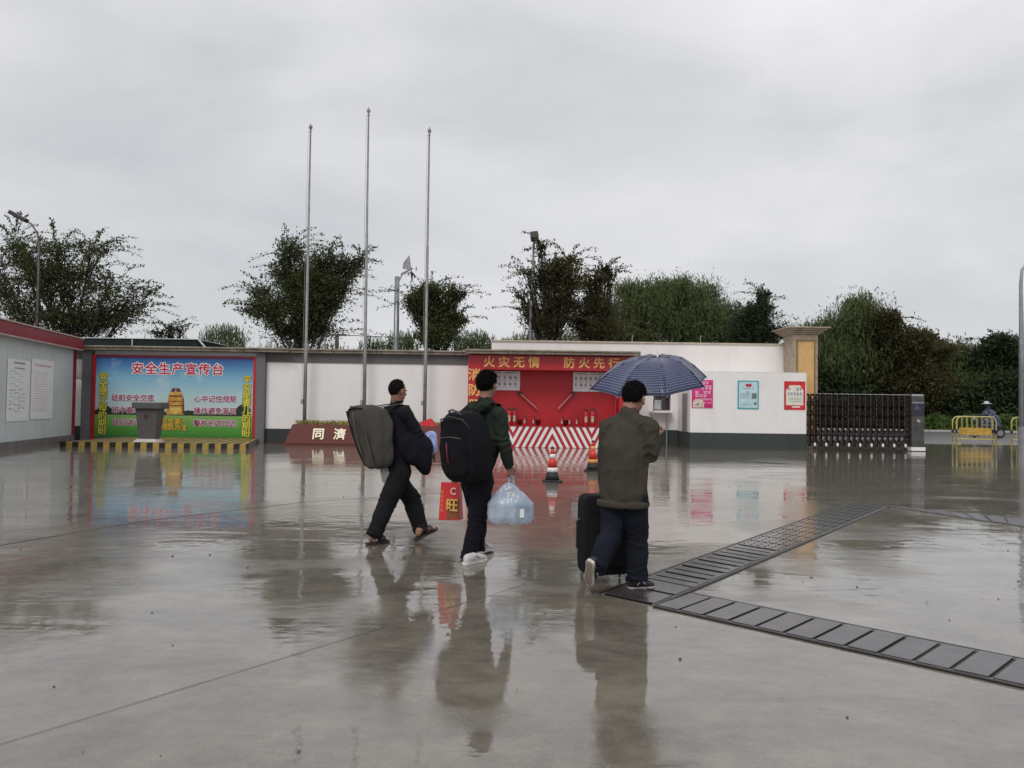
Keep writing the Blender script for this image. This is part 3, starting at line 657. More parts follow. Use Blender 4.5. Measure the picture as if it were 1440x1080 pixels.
# ================================================================== TALL WALL, GATEHOUSE, PILLAR
ty = 31.5
TW = empty('tall_white_wall', (X(890, ty), ty, 0), 'taller white wall rising behind the red fire booth', 'wall')
tz = Z(890, 481, ty); x0, x1 = X(690, ty), X(1103, ty)
kx0, kx1, kz0, kz1 = X(919, ty), X(943, ty), Z(930, 577.5, ty), Z(930, 555, ty)
w0 = X(899, ty)
mb = MB(); mb.box((x0, ty, 0), (kx0, ty+.3, tz-.05)); mb.box((kx1, ty, 0), (x1, ty+.3, tz-.05)); mb.box((kx0, ty, 0), (kx1, ty+.3, kz0)); mb.box((kx0, ty, kz1), (kx1, ty+.3, tz-.05)); mb.build('wall_face', CREAM, TW)
k = x0
while k < x1:
    MB().box((k, ty-.05, tz-.048), (min(k+1.8, x1)-.006, ty+.4, tz+.01)).build('coping_strip', mat('cream_coping', (.50, .43, .32), .5, var=.2), TW); k += 1.8
MB().box((fbx1+.01, ty-.03, 0), (x1, ty-.002, .62)).build('skirting', GSKIRT, TW)
for px in (889, 985): MB().tube([at(px, 484, ty+.2), at(px, 474, ty+.2), at(px+1.5, 472, ty+.2)], .018, n=6).build('wall_top_spigot', GALV, TW)
# service window
WN = MB().box((kx0+.03, ty+.2, kz0), (kx1-.03, ty+.21, kz1)).build('window_pane', mat('dark_glass', (.03, .035, .04), .08, var=.2), TW)
mb = MB(); t_ = .05
for a, b in (((kx0, kz0), (kx0+t_, kz1)), ((kx1-t_, kz0), (kx1, kz1)), ((kx0+t_, kz1-t_), (kx1-t_, kz1)), ((kx0+t_, kz0), (kx1-t_, kz0+t_)), (((kx0+kx1)/2-.02, kz0+t_), ((kx0+kx1)/2+.02, kz1-t_))):
    mb.box((a[0], ty+.1, a[1]), (b[0], ty+.17, b[1]))
mb.build('window_frame', mat('brown_frame', (.12, .08, .07), .4), TW)
MB().box((X(913, ty), ty-.4, kz0-.09), (X(944, ty), ty+.0, kz0-.005)).build('counter_shelf', WPAINT, TW, bevel=.01)
MB().tube([(X(937.5, ty-.3), ty-.34, 0), (X(937.5, ty-.3), ty-.34, kz0-.09)], .035, n=10).build('shelf_leg', GALV, TW)
MB().box((X(921, ty), ty+.12, kz0+.05), (X(931, ty), ty+.14, kz0+.42)).build('paper_in_window', mat('paper_in_window', (.40, .42, .44), .6, var=.2), TW)
# low gatehouse in front
gy = 29.3; gx0, gx1, gz = X(970.5, gy), X(1134, gy), Z(1120, 525.5, gy)
GH = empty('gatehouse', (gx0, gy, 0), 'low white gatehouse wall hung with three posters next to the folding gate', 'gatehouse')
MB().box((gx0, gy, 0), (gx1, ty-.06, gz)).build('wall_face', WHITE, GH, bevel=.008)
MB().box((gx0-.02, gy-.03, 0), (gx1+.012, gy-.002, .60)).build('skirting', GSKIRT, GH)
MB().box((gx0-.021, gy-.001, 0), (gx0-.002, ty-.07, .60)).build('side_skirting', GSKIRT, GH)
MB().box((gx0+.002, gy+.004, gz+.001), (gx1-.002, ty-.06, gz+.04)).build('roof_edge', mat('white_edge', (.72, .70, .68), .5), GH)
MB().box((gx0-.03, gy+.45, .62), (gx0-.003, gy+1.25, 2.05)).build('side_door', mat('grey_door', (.2, .2, .21), .5), GH)
# posters
def gp(px, py): return at(px, py, gy-.02)
def poster(px0, py0, px1, py1, lab, base, edge):
    a, b = gp(px0, py0), gp(px1, py1); P = empty('poster', (a.x, gy, b.z), lab, 'poster', 'posters on the white gatehouse wall')
    MB().box((a.x, gy-.018, b.z), (b.x, gy-.002, a.z)).build('backing', edge, P)
    MB().box((a.x+.05, gy-.021, b.z+.05), (b.x-.05, gy-.0185, a.z-.05)).build('print_ground', base, P)
    return P, a, b
def marks(P, a, b, L_, M, name='print', y=.0215, e=.0008):
    mb = MB(); w, h = b.x-a.x, a.z-b.z
    for q in L_:
        if len(q) == 4: u0, v0, u1, v1 = q; mb.box((a.x+u0*w, gy-y-e, a.z-v1*h), (a.x+u1*w, gy-y, a.z-v0*h))
        else: mb.add([(a.x+u*w, gy-y-e, a.z-v*h) for u, v in q], [tuple(range(len(q)))])
    mb.build(name, M, P)
def tline(v, h, u0, u1, n, rnd):
    o = []; w = (u1-u0)/n
    for i in range(n):
        if rnd.random() < .9:
            u = u0+i*w; o += [(u+w*.08, v, u+w*.85, v+h*.22), (u+w*.35, v, u+w*.5, v+h), (u+w*.1, v+h*.5, u+w*.8, v+h*.68)]
            if rnd.random() < .6: o.append((u+w*.1, v+h*.82, u+w*.85, v+h))
    return o
rnd = random.Random(5)
PK = mat('poster_pink', (.62, .03, .20), .4, var=.25, vscale=4); PKD = mat('poster_magenta', (.50, .01, .12), .4); PW = mat('poster_white', (.80, .74, .76), .45)
P, a, b = poster(973, 534, 1002.5, 574, 'bright pink poster with white lettering at the umbrella edge', PK, PK)
marks(P, a, b, tline(.2, .16, .45, .95, 3, rnd)+tline(.4, .09, .15, .92, 4, rnd)+tline(.52, .09, .15, .92, 4, rnd)+tline(.66, .06, .45, .95, 5, rnd)+tline(.8, .03, .5, .95, 6, rnd)+tline(.06, .1, .2, .8, 4, rnd), PW)
marks(P, a, b, [(.58, .86, .96, .97)], PKD)
marks(P, a, b, [[(.05, .98), (.05, .8), (.15, .7), (.35, .66), (.5, .72), (.6, .85), (.6, .98)]], mat('poster_beige', (.62, .55, .42), .5, var=.4, vscale=14))
marks(P, a, b, [[(.2, .86), (.3, .8), (.38, .84), (.33, .92), (.22, .92)]], INKG, y=.0235)
TE = mat('poster_teal', (.06, .36, .38), .4); TP = mat('poster_pale_blue', (.50, .66, .70), .45, var=.12)
P, a, b = poster(1037.5, 535, 1067, 575.5, 'pale blue poster with a teal border, middle of the gatehouse wall', TP, TE)
marks(P, a, b, [[(.38, .2), (.36, .14), (.42, .1), (.5, .13), (.58, .1), (.66, .14), (.64, .2)], (.38, .205, .64, .225)], RT)
marks(P, a, b, tline(.27, .035, .22, .8, 8, rnd)+[(.12, .44, .62, .455), (.12, .48, .6, .49), (.12, .52, .6, .53), (.12, .56, .55, .57), (.12, .6, .58, .61)]+[(.12, .78, .8, .79), (.12, .84, .85, .85), (.12, .88, .7, .89)]+tline(.38, .04, .36, .64, 4, rnd), mat('poster_ink', (.10, .18, .26), .5))
marks(P, a, b, [(.66, .44, .9, .64), (.78, .76, .9, .86)], mat('poster_photo', (.06, .09, .07), .5, col2=(.2, .26, .2), vscale=14))
PR = mat('poster_red', (.55, .02, .03), .4, var=.3, vscale=3)
P, a, b = poster(1103, 536, 1132.5, 576.5, 'red-edged poster with blue lettering on a cream field nearest the folding gate', PR, PR)
marks(P, a, b, [[(.08, .84), (.08, .3), (.18, .25), (.25, .14), (.75, .14), (.82, .25), (.9, .3), (.9, .84)]], mat('poster_cream', (.70, .68, .58), .5, var=.1))
marks(P, a, b, tline(.24, .1, .16, .84, 5, rnd)+tline(.4, .1, .14, .86, 5, rnd), mat('poster_blue_ink', (.10, .17, .38), .5), y=.0235)
marks(P, a, b, [(.2, .58, .8, .595), (.2, .64, .8, .655), (.2, .7, .8, .715)], mat('poster_green_ink', (.2, .4, .25), .5), y=.0235)
marks(P, a, b, [(.36, .88, .74, .92)], PW, y=.0235)
# tan pillar
pyf = 30.3; qx0, qx1 = X(1116, pyf), X(1150, pyf); pz = Z(1130, 470, pyf); pb_ = 31.45
PLR = empty('gate_pillar', ((qx0+qx1)/2, pyf, 0), 'tan stone gate pillar with a moulded cap and a yellow inset panel', 'pillar')
MB().box((qx0, pyf, 0), (qx1, pb_, pz)).build('shaft', STONE, PLR, bevel=.02)
a_, b_ = X(1121.5, pyf), X(1144.5, pyf); zt = Z(1130, 479.5, pyf)
MB().box((a_, pyf-.012, .6), (b_, pyf-.001, zt)).build('inset_panel', YSTONE, PLR)
mb = MB(); t_ = .045
mb.box((a_-t_, pyf-.05, .5), (a_-.001, pyf-.002, zt+t_)); mb.box((b_+.001, pyf-.05, .5), (b_+t_, pyf-.002, zt+t_)); mb.box((a_-.001, pyf-.05, zt+.001), (b_+.001, pyf-.002, zt+t_)); mb.build('panel_moulding', mat('moulding_tan', (.22, .15, .08), .5), PLR)
zc = pz
for i, (o_, h_) in enumerate(((.08, .06), (.16, .07), (.25, .08), (.36, .05))):
    MB().box((qx0-o_, pyf-o_, zc+.001), (qx1+o_, pb_+o_, zc+h_)).build('cap_course', STONE, PLR, bevel=.012); zc += h_

# ================================================================== FOLDING GATE
gty = 29.8; gX0, gX1 = X(1136, gty), X(1281, gty); gH = Z(1200, 554, gty)
GT = empty('folding_gate', (gX0, gty, 0), 'dark retractable folding gate of packed posts and scissor bars', 'gate')
GM = mat('gate_bronze_metal', (.022, .014, .013), .6, spec=.15, metal=.1, var=.4, vscale=10); GL = mat('gate_edge_metal', (.10, .088, .085), .4, metal=.5, var=.2)
n = 19; dx = (gX1-gX0-.06)/(n-1)
pm = None; bars = None
for i in range(n):
    x = gX0+.03+i*dx
    if not pm:
        mb = MB()
        mb.box((x-.022, gty-.02, .12), (x+.022, gty+.02, gH-.06)); mb.box((x-.022, gty+.36, .12), (x+.022, gty+.4, gH-.06)); mb.box((x-.022, gty-.02, gH-.058), (x+.022, gty+.4, gH-.03)); mb.box((x-.022, gty+.02, .5), (x+.022, gty+.36, .54)); mb.box((x-.022, gty+.02, 1.3), (x+.022, gty+.36, 1.34))
        pm = mb.build('gate_post', GM, GT); px_0 = x
        mb = MB(); mb.box((x-.009, gty-.026, .12), (x+.009, gty-.0205, gH-.06)); em = mb.build('post_edge', GL, pm)
        cp = MB().ell((x+.02, gty+.19, gH-.015), (.07, .22, .022), nu=12, nv=8).build('cap_rail', STEEL, pm, smooth=True)
    else:
        o = pm.copy(); COL.objects.link(o); o.parent = GT; o.location.x = x-px_0
        for ch in (em, cp): c = ch.copy(); COL.objects.link(c); c.parent = o
# scissor bars between adjacent posts, three rows deep
first = {}
for i in range(n-1):
    x = gX0+.03+i*dx
    for j, (yy, off) in enumerate(((-.03, 0), (.19, .1))):
        if j not in first:
            mb = MB()
            for k in range(5):
                z0 = .16+off+k*.37; z1 = z0+.37
                for s in (0, 1):
                    a = Vector((x+(dx if s else 0), gty+yy+.012*s, z0)); b = Vector((x+(0 if s else dx), gty+yy+.012*s, z1-.02))
                    d = (b-a)/2; mb.obox((a+b)/2, d, Vector((0, .005, 0)), Vector((d.z, 0, -d.x)).normalized()*.014)
            first[j] = (mb.build('scissor_bars', GM, GT), x)
        else:
            o = first[j][0].copy(); COL.objects.link(o); o.parent = GT; o.location.x = x-first[j][1]
for i in range(0, n-1, 2):
    x = gX0+.03+(i+1)*dx
    w_ = MB().lathe((x, gty-.06, .075), [(.05, -.02), (.07, -.015), (.07, .015), (.05, .02)], 14, M=Matrix.Rotation(math.pi/2, 3, 'X')).build('wheel', RUB, GT)
    MB().ell((x-.01, gty-.1, .2), (.045, .04, .075), nu=12, nv=8).build('wheel_cover', WPAINT, w_, smooth=True)
for i in range(0, 8):
    x = gX0+.45+i*.42
    MB().tube([(x, gty+.2, gH-.12), (x+.36, gty+.2, gH-.12)], .014, n=6).build('top_rod', GL, GT)
# drive head
hx0, hx1 = X(1281, gty-.1), X(1299, gty-.1)
GHD = empty('gate_drive_unit', (hx0, gty-.1, 0), 'steel motor cabinet with dark display at the end of the folding gate', 'gate motor')
MB().box((hx0, gty-.15, .16), (hx1, gty+.4, gH-.05)).build('cabinet', mat('brushed_cabinet', (.10, .095, .09), .35, metal=.7, var=.3, vscale=5), GHD, bevel=.015)
MB().box((hx0-.02, gty-.18, .02), (hx1+.03, gty+.42, .155)).build('white_bumper', WPAINT, GHD, bevel=.01)
MB().box((hx0+.02, gty-.162, 1.32), (hx1-.03, gty-.151, 1.78)).build('display_window', mat('display_black', (.012, .012, .03), .1), GHD)
MB().box((hx0+.01, gty-.165, 1.785), (hx1-.01, gty-.151, 1.84)).build('display_hood', GALV, GHD)
mb = MB()
for u in range(5): mb.box((hx0+.1+.05*u, gty-.1635, 1.55), (hx0+.12+.05*u, gty-.1625, 1.55+.05*((u*3) % 4+1)))
mb.build('display_segments', mat('display_violet', (.16, .14, .3), .4), GHD)
MB().lathe(((hx0+hx1)/2, gty-.17, 1.12), [(.07, 0), (.07, .02), (.04, .03)], 16, M=Matrix.Rotation(math.pi/2, 3, 'X')).build('badge', STEEL, GHD)
MB().box((hx0+.02, gty-.12, gH-.045), (hx1-.02, gty+.3, gH+.02)).build('top_cover', STEEL, GHD)

# ================================================================== CONES
def cone(px, py, Y, H, lab, cols, g=None):
    c = at(px, py, Y); c.z = 0; r = .30*H/.7
    Cn = empty('traffic_cone', c, lab, 'traffic cone', 'traffic cones in front of the fire booth')
    def seg(z0, z1, M, nm):
        f = lambda z: (.155*(1-z/ (H*1.0))+.028*(z/H))*H/.7
        MB().lathe(c+Vector((0, 0, z0)), [(f(z0), 0), (f(z1), z1-z0)], 24).build(nm, M, Cn, smooth=True)
    MB().prism([c+Vector((x*r*.68, y*r*.68, .0)) for x, y in ((-1, -.8), (-.8, -1), (.8, -1), (1, -.8), (1, .8), (.8, 1), (-.8, 1), (-1, .8))], (0, 0, .035)).build('base', RUB, Cn, bevel=.008)
    for (a, b, M, nm) in cols: seg(a*H, b*H-.001, M, nm)
    MB().lathe(c+Vector((0, 0, H*.96)), [(.03, 0), (.036, .01), (.036, .03), (.02, .045)], 14).build('cone_tip', RUB, Cn, smooth=True)
RC = mat('cone_red', (.62, .035, .025), .4, var=.1); OC = mat('cone_orange', (.72, .30, .06), .4, var=.1)
cone(776.5, 677, 15.6, .66, 'red and white traffic cone with black foot, nearer of the two', [(.04, .29, RUB, 'black_band'), (.29, .42, WPAINT, 'white_band'), (.42, .70, RC, 'red_band'), (.70, .82, WPAINT, 'white_band'), (.82, .97, RC, 'red_band')])
cone(833.5, 661.5, 18.3, .69, 'traffic cone with orange and yellow bands half hidden by the umbrella man', [(.04, .28, RUB, 'black_band'), (.28, .40, OC, 'orange_band'), (.40, .70, RC, 'red_band'), (.70, .84, OC, 'orange_band'), (.84, .97, RC, 'red_band')])

# ================================================================== LAMPS, SIGNS, POLES
def P_(px, py, Y): return at(px, py, Y)
LY = 40.0
b_ = P_(51, 560, LY)
L1 = empty('street_lamp', (b_.x, LY, 0), 'street lamp with a tilted dark head above the cabin-side tree', 'street lamp')
pts = [(b_.x, LY, 0), P_(55, 345, LY), P_(52.5, 328, LY), P_(45, 316, LY), P_(35, 309, LY)]
MB().tube(pts, [.11, .06, .05, .045, .04], n=10).build('pole', DSTEEL, L1, smooth=True)
a, b = P_(38, 311, LY), P_(14, 298, LY); d = (b-a)/2; MB().obox((a+b)/2, d, Vector((0, .16, 0)), Vector((d.z, 0, -d.x)).normalized()*.1).build('lamp_head', mat('lamp_dark', (.02, .02, .022), .4), L1, bevel=.03)
b_ = P_(744, 560, LY)
L2 = empty('street_lamp', (b_.x, LY, 0), 'street lamp with a square black head above the fire booth', 'street lamp')
MB().tube([(b_.x, LY, 0), P_(746.5, 440, LY), P_(751, 338, LY)], [.13, .09, .05], n=10).build('pole', GALV, L2, smooth=True)
a = P_(751.5, 332.5, LY); mb = MB(); mb.obox(a, Vector((.19, 0, .02)), Vector((0, .3, -.05)), Vector((-.03, .03, .17))); mb.build('lamp_head', mat('lamp_dark', (.02, .02, .022), .4), L2, bevel=.03)
LY3 = 34.0; b_ = P_(1437, 600, LY3)
L3 = empty('street_lamp', (b_.x, LY3, 0), 'tall grey lamp post at the right edge behind the yellow barrier', 'street lamp')
MB().tube([(b_.x, LY3, 0), P_(1436.5, 480, LY3), P_(1435.5, 400, LY3), P_(1437, 380, LY3), P_(1442, 372, LY3), P_(1462, 366, LY3)], [.12, .10, .07, .06, .05, .045], n=12).build('pole', GALV, L3, smooth=True)
MB().tube([(b_.x, LY3, 0), (b_.x, LY3, .9)], .15, n=12).build('base_sleeve', GALV, L3)
MB().obox(P_(1475, 364, LY3), Vector((.45, 0, .08)), Vector((0, .14, 0)), Vector((-.01, 0, .06))).build('lamp_head', mat('lamp_dark', (.02, .02, .022), .4), L3)
GYY = 42.0; b_ = P_(556, 560, GYY)
G1 = empty('road_sign_post', (b_.x, GYY, 0), 'thick grey post carrying a tilted road sign panel seen edge-on', 'road sign')
MB().tube([(b_.x, GYY, 0), P_(558.5, 389, GYY)], [.17, .13], n=14).build('pole', GALV, G1, smooth=True)
MB().tube([P_(560, 397, GYY), P_(566, 385, GYY+.3), P_(580, 377, GYY+.6)], .05, n=8).build('bracket_arm', GALV, G1)
mb = MB(); mb.prism([P_(566, 378, GYY+.5), P_(567, 370, GYY+.5), P_(575.5, 359, GYY+1.2), P_(578.5, 380, GYY+1.2)], (.02, -.06, 0)); mb.build('sign_panel', mat('sign_back_grey', (.42, .42, .44), .5, var=.15), G1)
mb = MB(); mb.prism([P_(578, 380, GYY+.9), P_(585, 388.5, GYY+.9), P_(584.5, 390, GYY+.9), P_(577, 384, GYY+.9)], (0, .1, 0)); mb.prism([P_(577, 381, GYY+.8), P_(578.5, 394, GYY+.8), P_(580, 395, GYY+.8), P_(580.5, 383, GYY+.8)], (0, .1, 0)); mb.build('bracket', mat('lamp_dark', (.02, .02, .022), .4), G1)
MB().prism([P_(584, 377, GYY+1), P_(586, 374, GYY+1), P_(586.5, 380, GYY+1), P_(584.5, 381, GYY+1)], (0, .05, 0)).build('small_panel', mat('sign_back_grey', (.42, .42, .44), .5), G1)
UY = 90.0; b_ = P_(473, 520, UY)
U1 = empty('utility_pole', (b_.x, UY, 0), 'small distant utility pole with a crossarm right of the round tree', 'utility pole')
MB().tube([(b_.x, UY, 0), P_(474, 470, UY)], [.28, .22], n=8).build('pole', DSTEEL, U1)
MB().obox(P_(475, 471, UY), Vector((1.0, 0, 0)), Vector((0, .1, 0)), Vector((0, 0, .12))).build('crossarm', DSTEEL, U1)
# wires
mb = MB()
for k in (0, 1): mb.tube([P_(468+4*k, 470.5, UY)+Vector((0, 0, -.012*(x-0)*(50-x)*.02))+Vector((x, x*.3, 0)) for x in range(0, 60, 6)], .03, n=4)
mb.build('wires', BLACK, U1)

# ================================================================== BARRIERS
BY_ = mat('barrier_yellow', (.50, .43, .16), .4, var=.2); BO_ = mat('barrier_amber_board', (.50, .30, .05), .45, var=.25, vscale=5)
def barrier(pxa, pxb, Y, lab):
    a, b = P_(pxa, 600, Y), P_(pxb, 600, Y); x0, x1 = a.x, b.x; H = 1.28
    B = empty('crowd_barrier', ((x0+x1)/2, Y, 0), lab, 'barrier', 'yellow barriers along the road')
    r = .25
    arc = lambda cx, s: [(cx+s*r*math.sin(t)*1.0, Y, H-r+r*math.cos(t)) for t in [k*math.pi/8 for k in range(5)]]
    L_ = [(x0, Y, .02)]+[(x0+r-r*math.cos(t), Y, H-r+r*math.sin(t)) for t in [k*math.pi/10 for k in range(6)]]
    R_ = [(x1-r+r*math.cos(t), Y, H-r+r*math.sin(t)) for t in [k*math.pi/10 for k in range(5, -1, -1)]]+[(x1, Y, .02)]
    MB().tube(L_+R_, .03, n=8).build('frame', BY_, B, smooth=True)
    MB().tube([(x0, Y, .22), (x1, Y, .22)], .02, n=6).build('lower_rail', BY_, B)
    k = int((x1-x0)/.22)
    for i in range(1, k): MB().tube([(x0+(x1-x0)*i/k, Y, .22), (x0+(x1-x0)*i/k, Y, H-.02)], .012, n=6).build('bar', BY_, B)
    MB().box((x0+.3, Y-.03, .42), (x1-.25, Y-.015, .75)).build('board', BO_, B)
    for x in (x0, x1):
        MB().box((x-.04, Y-.04, .5), (x+.04, Y+.04, .66)).build('clamp', BLACK, B); MB().box((x-.04, Y-.3, 0), (x+.04, Y+.3, .05)).build('foot', BY_, B)
barrier(1339.5, 1396, 38.4, 'yellow tubular barrier with amber board, rear one beside the gate')
barrier(1345, 1401, 37.6, 'yellow tubular barrier with amber board, front one below the scooter rider')
barrier(1422.5, 1478, 38.0, 'yellow tubular barrier cut by the right edge beside the lamp post')
def leaves(name, C, D, size, M, parent, aspect=.45, rs=None):
    """C: n x 3 centres, D: n x 3 leaf axis; quads"""
    rs = rs or np.random
    n = len(C); D = D/np.maximum(1e-6, np.linalg.norm(D, axis=1, keepdims=True))
    r = rs.normal(size=(n, 3)); S = np.cross(D, r); S /= np.maximum(1e-6, np.linalg.norm(S, axis=1, keepdims=True))
    sz = size*rs.uniform(.6, 1.4, (n, 1)); A = D*sz; B = S*sz*aspect
    V = np.stack([C-A*.5, C+B*.5, C+A*.6, C-B*.5], 1).reshape(-1, 3)
    V = V-np.array(parent_world(parent))
    me = bpy.data.meshes.new(name); me.vertices.add(4*n); me.vertices.foreach_set('co', V.astype(np.float32).ravel())
    me.loops.add(4*n); me.loops.foreach_set('vertex_index', np.arange(4*n, dtype=np.int32)); me.polygons.add(n)
    me.polygons.foreach_set('loop_start', np.arange(0, 4*n, 4, dtype=np.int32)); me.update(calc_edges=True); me.materials.append(M)
    o = bpy.data.objects.new(name, me); COL.objects.link(o); o.parent = parent
    return o
# ================================================================== PEOPLE
def fabric(name, col, var=.25, rough=.85, vs=5):
    M = mat(name, col, rough, var=var, vscale=vs, bump=.35, bscale=420, spec=.2); return M
def basis(f):   # matrix with columns right, forward, up
    f = Vector(f).normalized(); r = f.cross(Vector((0, 0, 1))).normalized(); u = r.cross(f); return Matrix((r, f, u)).transposed()
def add_head(mb, c, B, neck):
    q = lambda x, y, z: c+B @ Vector((x, y, z))
    mb.ell(q(0, -.008, .022), (.076, .095, .098), M=B); mb.ell(q(0, .022, -.04), (.060, .068, .082), M=B)
    mb.ell(q(0, .068, -.098), (.026, .022, .020), M=B, nu=12, nv=8); mb.ell(q(0, .082, .018), (.05, .014, .012), M=B, nu=12, nv=8)
    mb.capsule([q(0, .088, .012), q(0, .106, -.026)], [.009, .014], n=10); mb.ell(q(0, .096, -.032), (.018, .012, .010), M=B, nu=12, nv=8)
    mb.ell(q(0, .084, -.058), (.024, .010, .010), M=B, nu=12, nv=8); mb.ell(q(0, .084, -.067), (.021, .010, .008), M=B, nu=12, nv=8)
    for s in (-1, 1):
        mb.ell(q(.085*s, -.004, -.008), (.010, .021, .034), M=B @ Matrix.Rotation(.35*s, 3, 'Z'), nu=12, nv=10)
        mb.ell(q(.042*s, .060, -.02), (.024, .02, .018), M=B, nu=12, nv=8)
    mb.capsule([neck, neck.lerp(q(0, -.028, -.05), .5), q(0, -.022, -.03)], [(.062, .058), (.056, .056), (.056, .06)])
def head_extras(c, B, parent):
    q = lambda x, y, z: c+B @ Vector((x, y, z))
    for s in (-1, 1):
        e = MB().ell(q(.031*s, .079, -.004), (.012, .011, .009), M=B, nu=12, nv=8).build('eye', mat('eye_white', (.6, .57, .54), .25), parent, smooth=True)
        MB().ell(q(.031*s, .0885, -.004), (.0055, .003, .0055), M=B, nu=10, nv=6).build('iris', mat('iris_dark', (.02, .012, .01), .2), e, smooth=True)
        MB().ell(q(.031*s, .09, .017), (.017, .005, .004), M=B, nu=12, nv=6).build('eyebrow', HAIR, parent, smooth=True)
    MB().ell(q(0, .0945, -.0625), (.02, .004, .006), M=B, nu=12, nv=6).build('lips', mat('lips', (.30, .12, .10), .45), parent, smooth=True)
def hair(c, B, parent, thick=.010, fringe=.02, nape=-.055, seed=0, rough=.004):
    def fn(p):
        p = p.copy(); x, y, z = p
        front = max(0, min(1, (y-.03)/.035)); low = max(0, min(1, (fringe+.04-z)/.03))
        side = max(0, min(1, (y-.0)/.025))*max(0, min(1, (.004-z)/.02)); under = max(0, min(1, (y+.035)/.03))*max(0, min(1, (-.022-z)/.015))
        p *= 1-.24*front*low-.2*max(side, under)
        if z < nape: p.z = nape+(z-nape)*.25; p.x *= .86; p.y *= .86
        return p
    mb = MB().ell(c+B @ Vector((0, -.014, .026)), (.079+thick, .098+thick, .099+thick), M=B, nu=40, nv=26, fn=fn)
    def dz(v): return rough*noise.noise(v*38)+rough*.8*noise.noise(v*90+Vector((seed, 0, 0)))
    hm_ = remesh(mb, 'hair', HAIR, parent, voxel=.006, smooth=1, disp=dz)
    rs = np.random.RandomState(seed); pw = parent_world(parent); C, D = [], []
    ln = thick*.75+.004
    for v in hm_.data.vertices:
        w_ = v.co+pw; lz = (w_-c).z
        if rs.rand() < .75 and lz > -.045:
            n_ = v.normal; d = (n_*.55+Vector((0, 0, -.5 if lz < .07 else 0))+B @ Vector((0, .25, 0))+Vector(rs.normal(size=3))*.45).normalized()
            C.append(w_+n_*.001+Vector(rs.normal(size=3))*.002); D.append(d)
    st = leaves('strands', np.array(C), np.array(D), ln*1.6, HAIR, hm_, aspect=.16, rs=rs)
    return hm_
def add_hand(mb, w, d, n, curl=1.1, side=1, spread=.06, thumb=.7):
    """w wrist, d direction to fingers, n palm normal (fingers curl towards it)"""
    d = Vector(d).normalized(); n = (Vector(n)-d*Vector(n).dot(d)).normalized(); s = d.cross(n)*side
    mb.capsule([w-d*.03, w+d*.01], [(.027, .02), (.027, .02)], ref=s, n=12)
    mb.capsule([w+d*.012, w+d*.045, w+d*.085], [(.026, .016), (.037, .017), (.040, .014)], ref=s, n=14)
    for k, (o, L_) in enumerate(((-.030, .072), (-.010, .082), (.011, .076), (.030, .060))):
        p = w+d*(.088-.004*abs(k-1.3))+s*o; a = 0; pts = [p-d*.012]; pts.append(p)
        for seg, c_ in ((.45, .75), (.30, 1.0), (.25, .7)):
            a += curl*c_; dd = d*math.cos(a)+n*math.sin(a)+s*spread*(k-1.5)*.5; p = p+dd.normalized()*L_*seg; pts.append(p)
        mb.capsule(pts, [.0095, .0098, .0092, .0085, .0075], n=8)
    p = w+d*.03-s*.026; t1 = (d*.65-s*.6+n*.45).normalized(); t2 = (d*(.8)+n*thumb-s*.05).normalized()
    mb.capsule([p, p+t1*.035, p+t1*.035+t2*.03, p+t1*.035+t2*.052+n*.008], [.014, .012, .0105, .009], n=8)
def wrinkles(amp, spots, seed=0, base=.0055, vert=1.0):
    amp *= 1.35
    """cloth folds: fine sweeping noise everywhere, deeper creases near the bends listed in spots [(pos, radius, amp, axis)]"""
    o = Vector((seed*3.1, seed*1.7, 0))
    def f(v):
        w = Vector((v.x*8, v.y*8, v.z*5.5*vert))+o
        d = base*2.0*noise.noise(w)+base*.9*noise.noise(w*2.3)
        for p, r, a, ax in spots:
            k = (v-p).length/r
            if k < 1:
                t = (v-p).dot(ax); q = noise.noise((v-p)*11+o)*1.1
                d += a*(1-k*k)**2*math.sin(t*95+q*5)*(.6+.4*noise.noise(v*15+o))
        return d*amp
    return f
def person_root(px, Y, label):
    g = at(px, 560, Y); return empty('person', Vector((g.x, Y, 0)), label, 'person', 'men walking across the wet yard')
def shoe(parent, heel, toe, up, M, MS, name='shoe', w=.046, ankle=True, h=.07, trim=None):
    """closed shoe: sole + upper; heel/toe at ground contact"""
    heel, toe, up = Vector(heel), Vector(toe), Vector(up).normalized(); d = (toe-heel); L_ = d.length; d = d.normalized(); up = (up-d*up.dot(d)).normalized(); s = d.cross(up)
    P = lambda a, b, c: heel+d*L_*a+s*b+up*c
    out = [(-.02, 0), (.0, -.6), (.1, -.82), (.3, -.78), (.5, -.8), (.7, -1.02), (.86, -.9), (.96, -.5), (1.0, 0), (.96, .55), (.86, .92), (.7, .95), (.5, .72), (.3, .7), (.1, .78), (0, .6)]
    so_ = MB().prism([P(a, b*w, 0) for a, b in out], up*.026)
    root = so_.build(name, MS, parent, bevel=.004)
    mb = MB()
    mb.capsule([P(.14, 0, .05), P(.4, 0, .055), P(.72, 0, .042), P(.88, 0, .036)], [(w*.8, .05), (w*.84, .048), (w*.95, .034), (w*.78, .024)], ref=s)
    mb.capsule([P(.17, 0, .05), P(.17, 0, h-.005)], [(w*.74, .044), (w*.68, .042)], ref=s)
    remesh(mb, 'upper', M, root, voxel=.006, smooth=2)
    if trim:
        mb = MB()
        for a in (.45, .53, .61): mb.tube([P(a, -w*.45, h*1.22-a*.06), P(a, 0, h*1.36-a*.075), P(a, w*.45, h*1.22-a*.06)], .0035, n=6)
        mb.build('laces', trim, root)
        MB().tube([P(.25, w*.84, .045), P(.4, w*.9, .08), P(.55, w*.9, .05)], .005, n=6).build('side_stripe', trim, root)
    return root
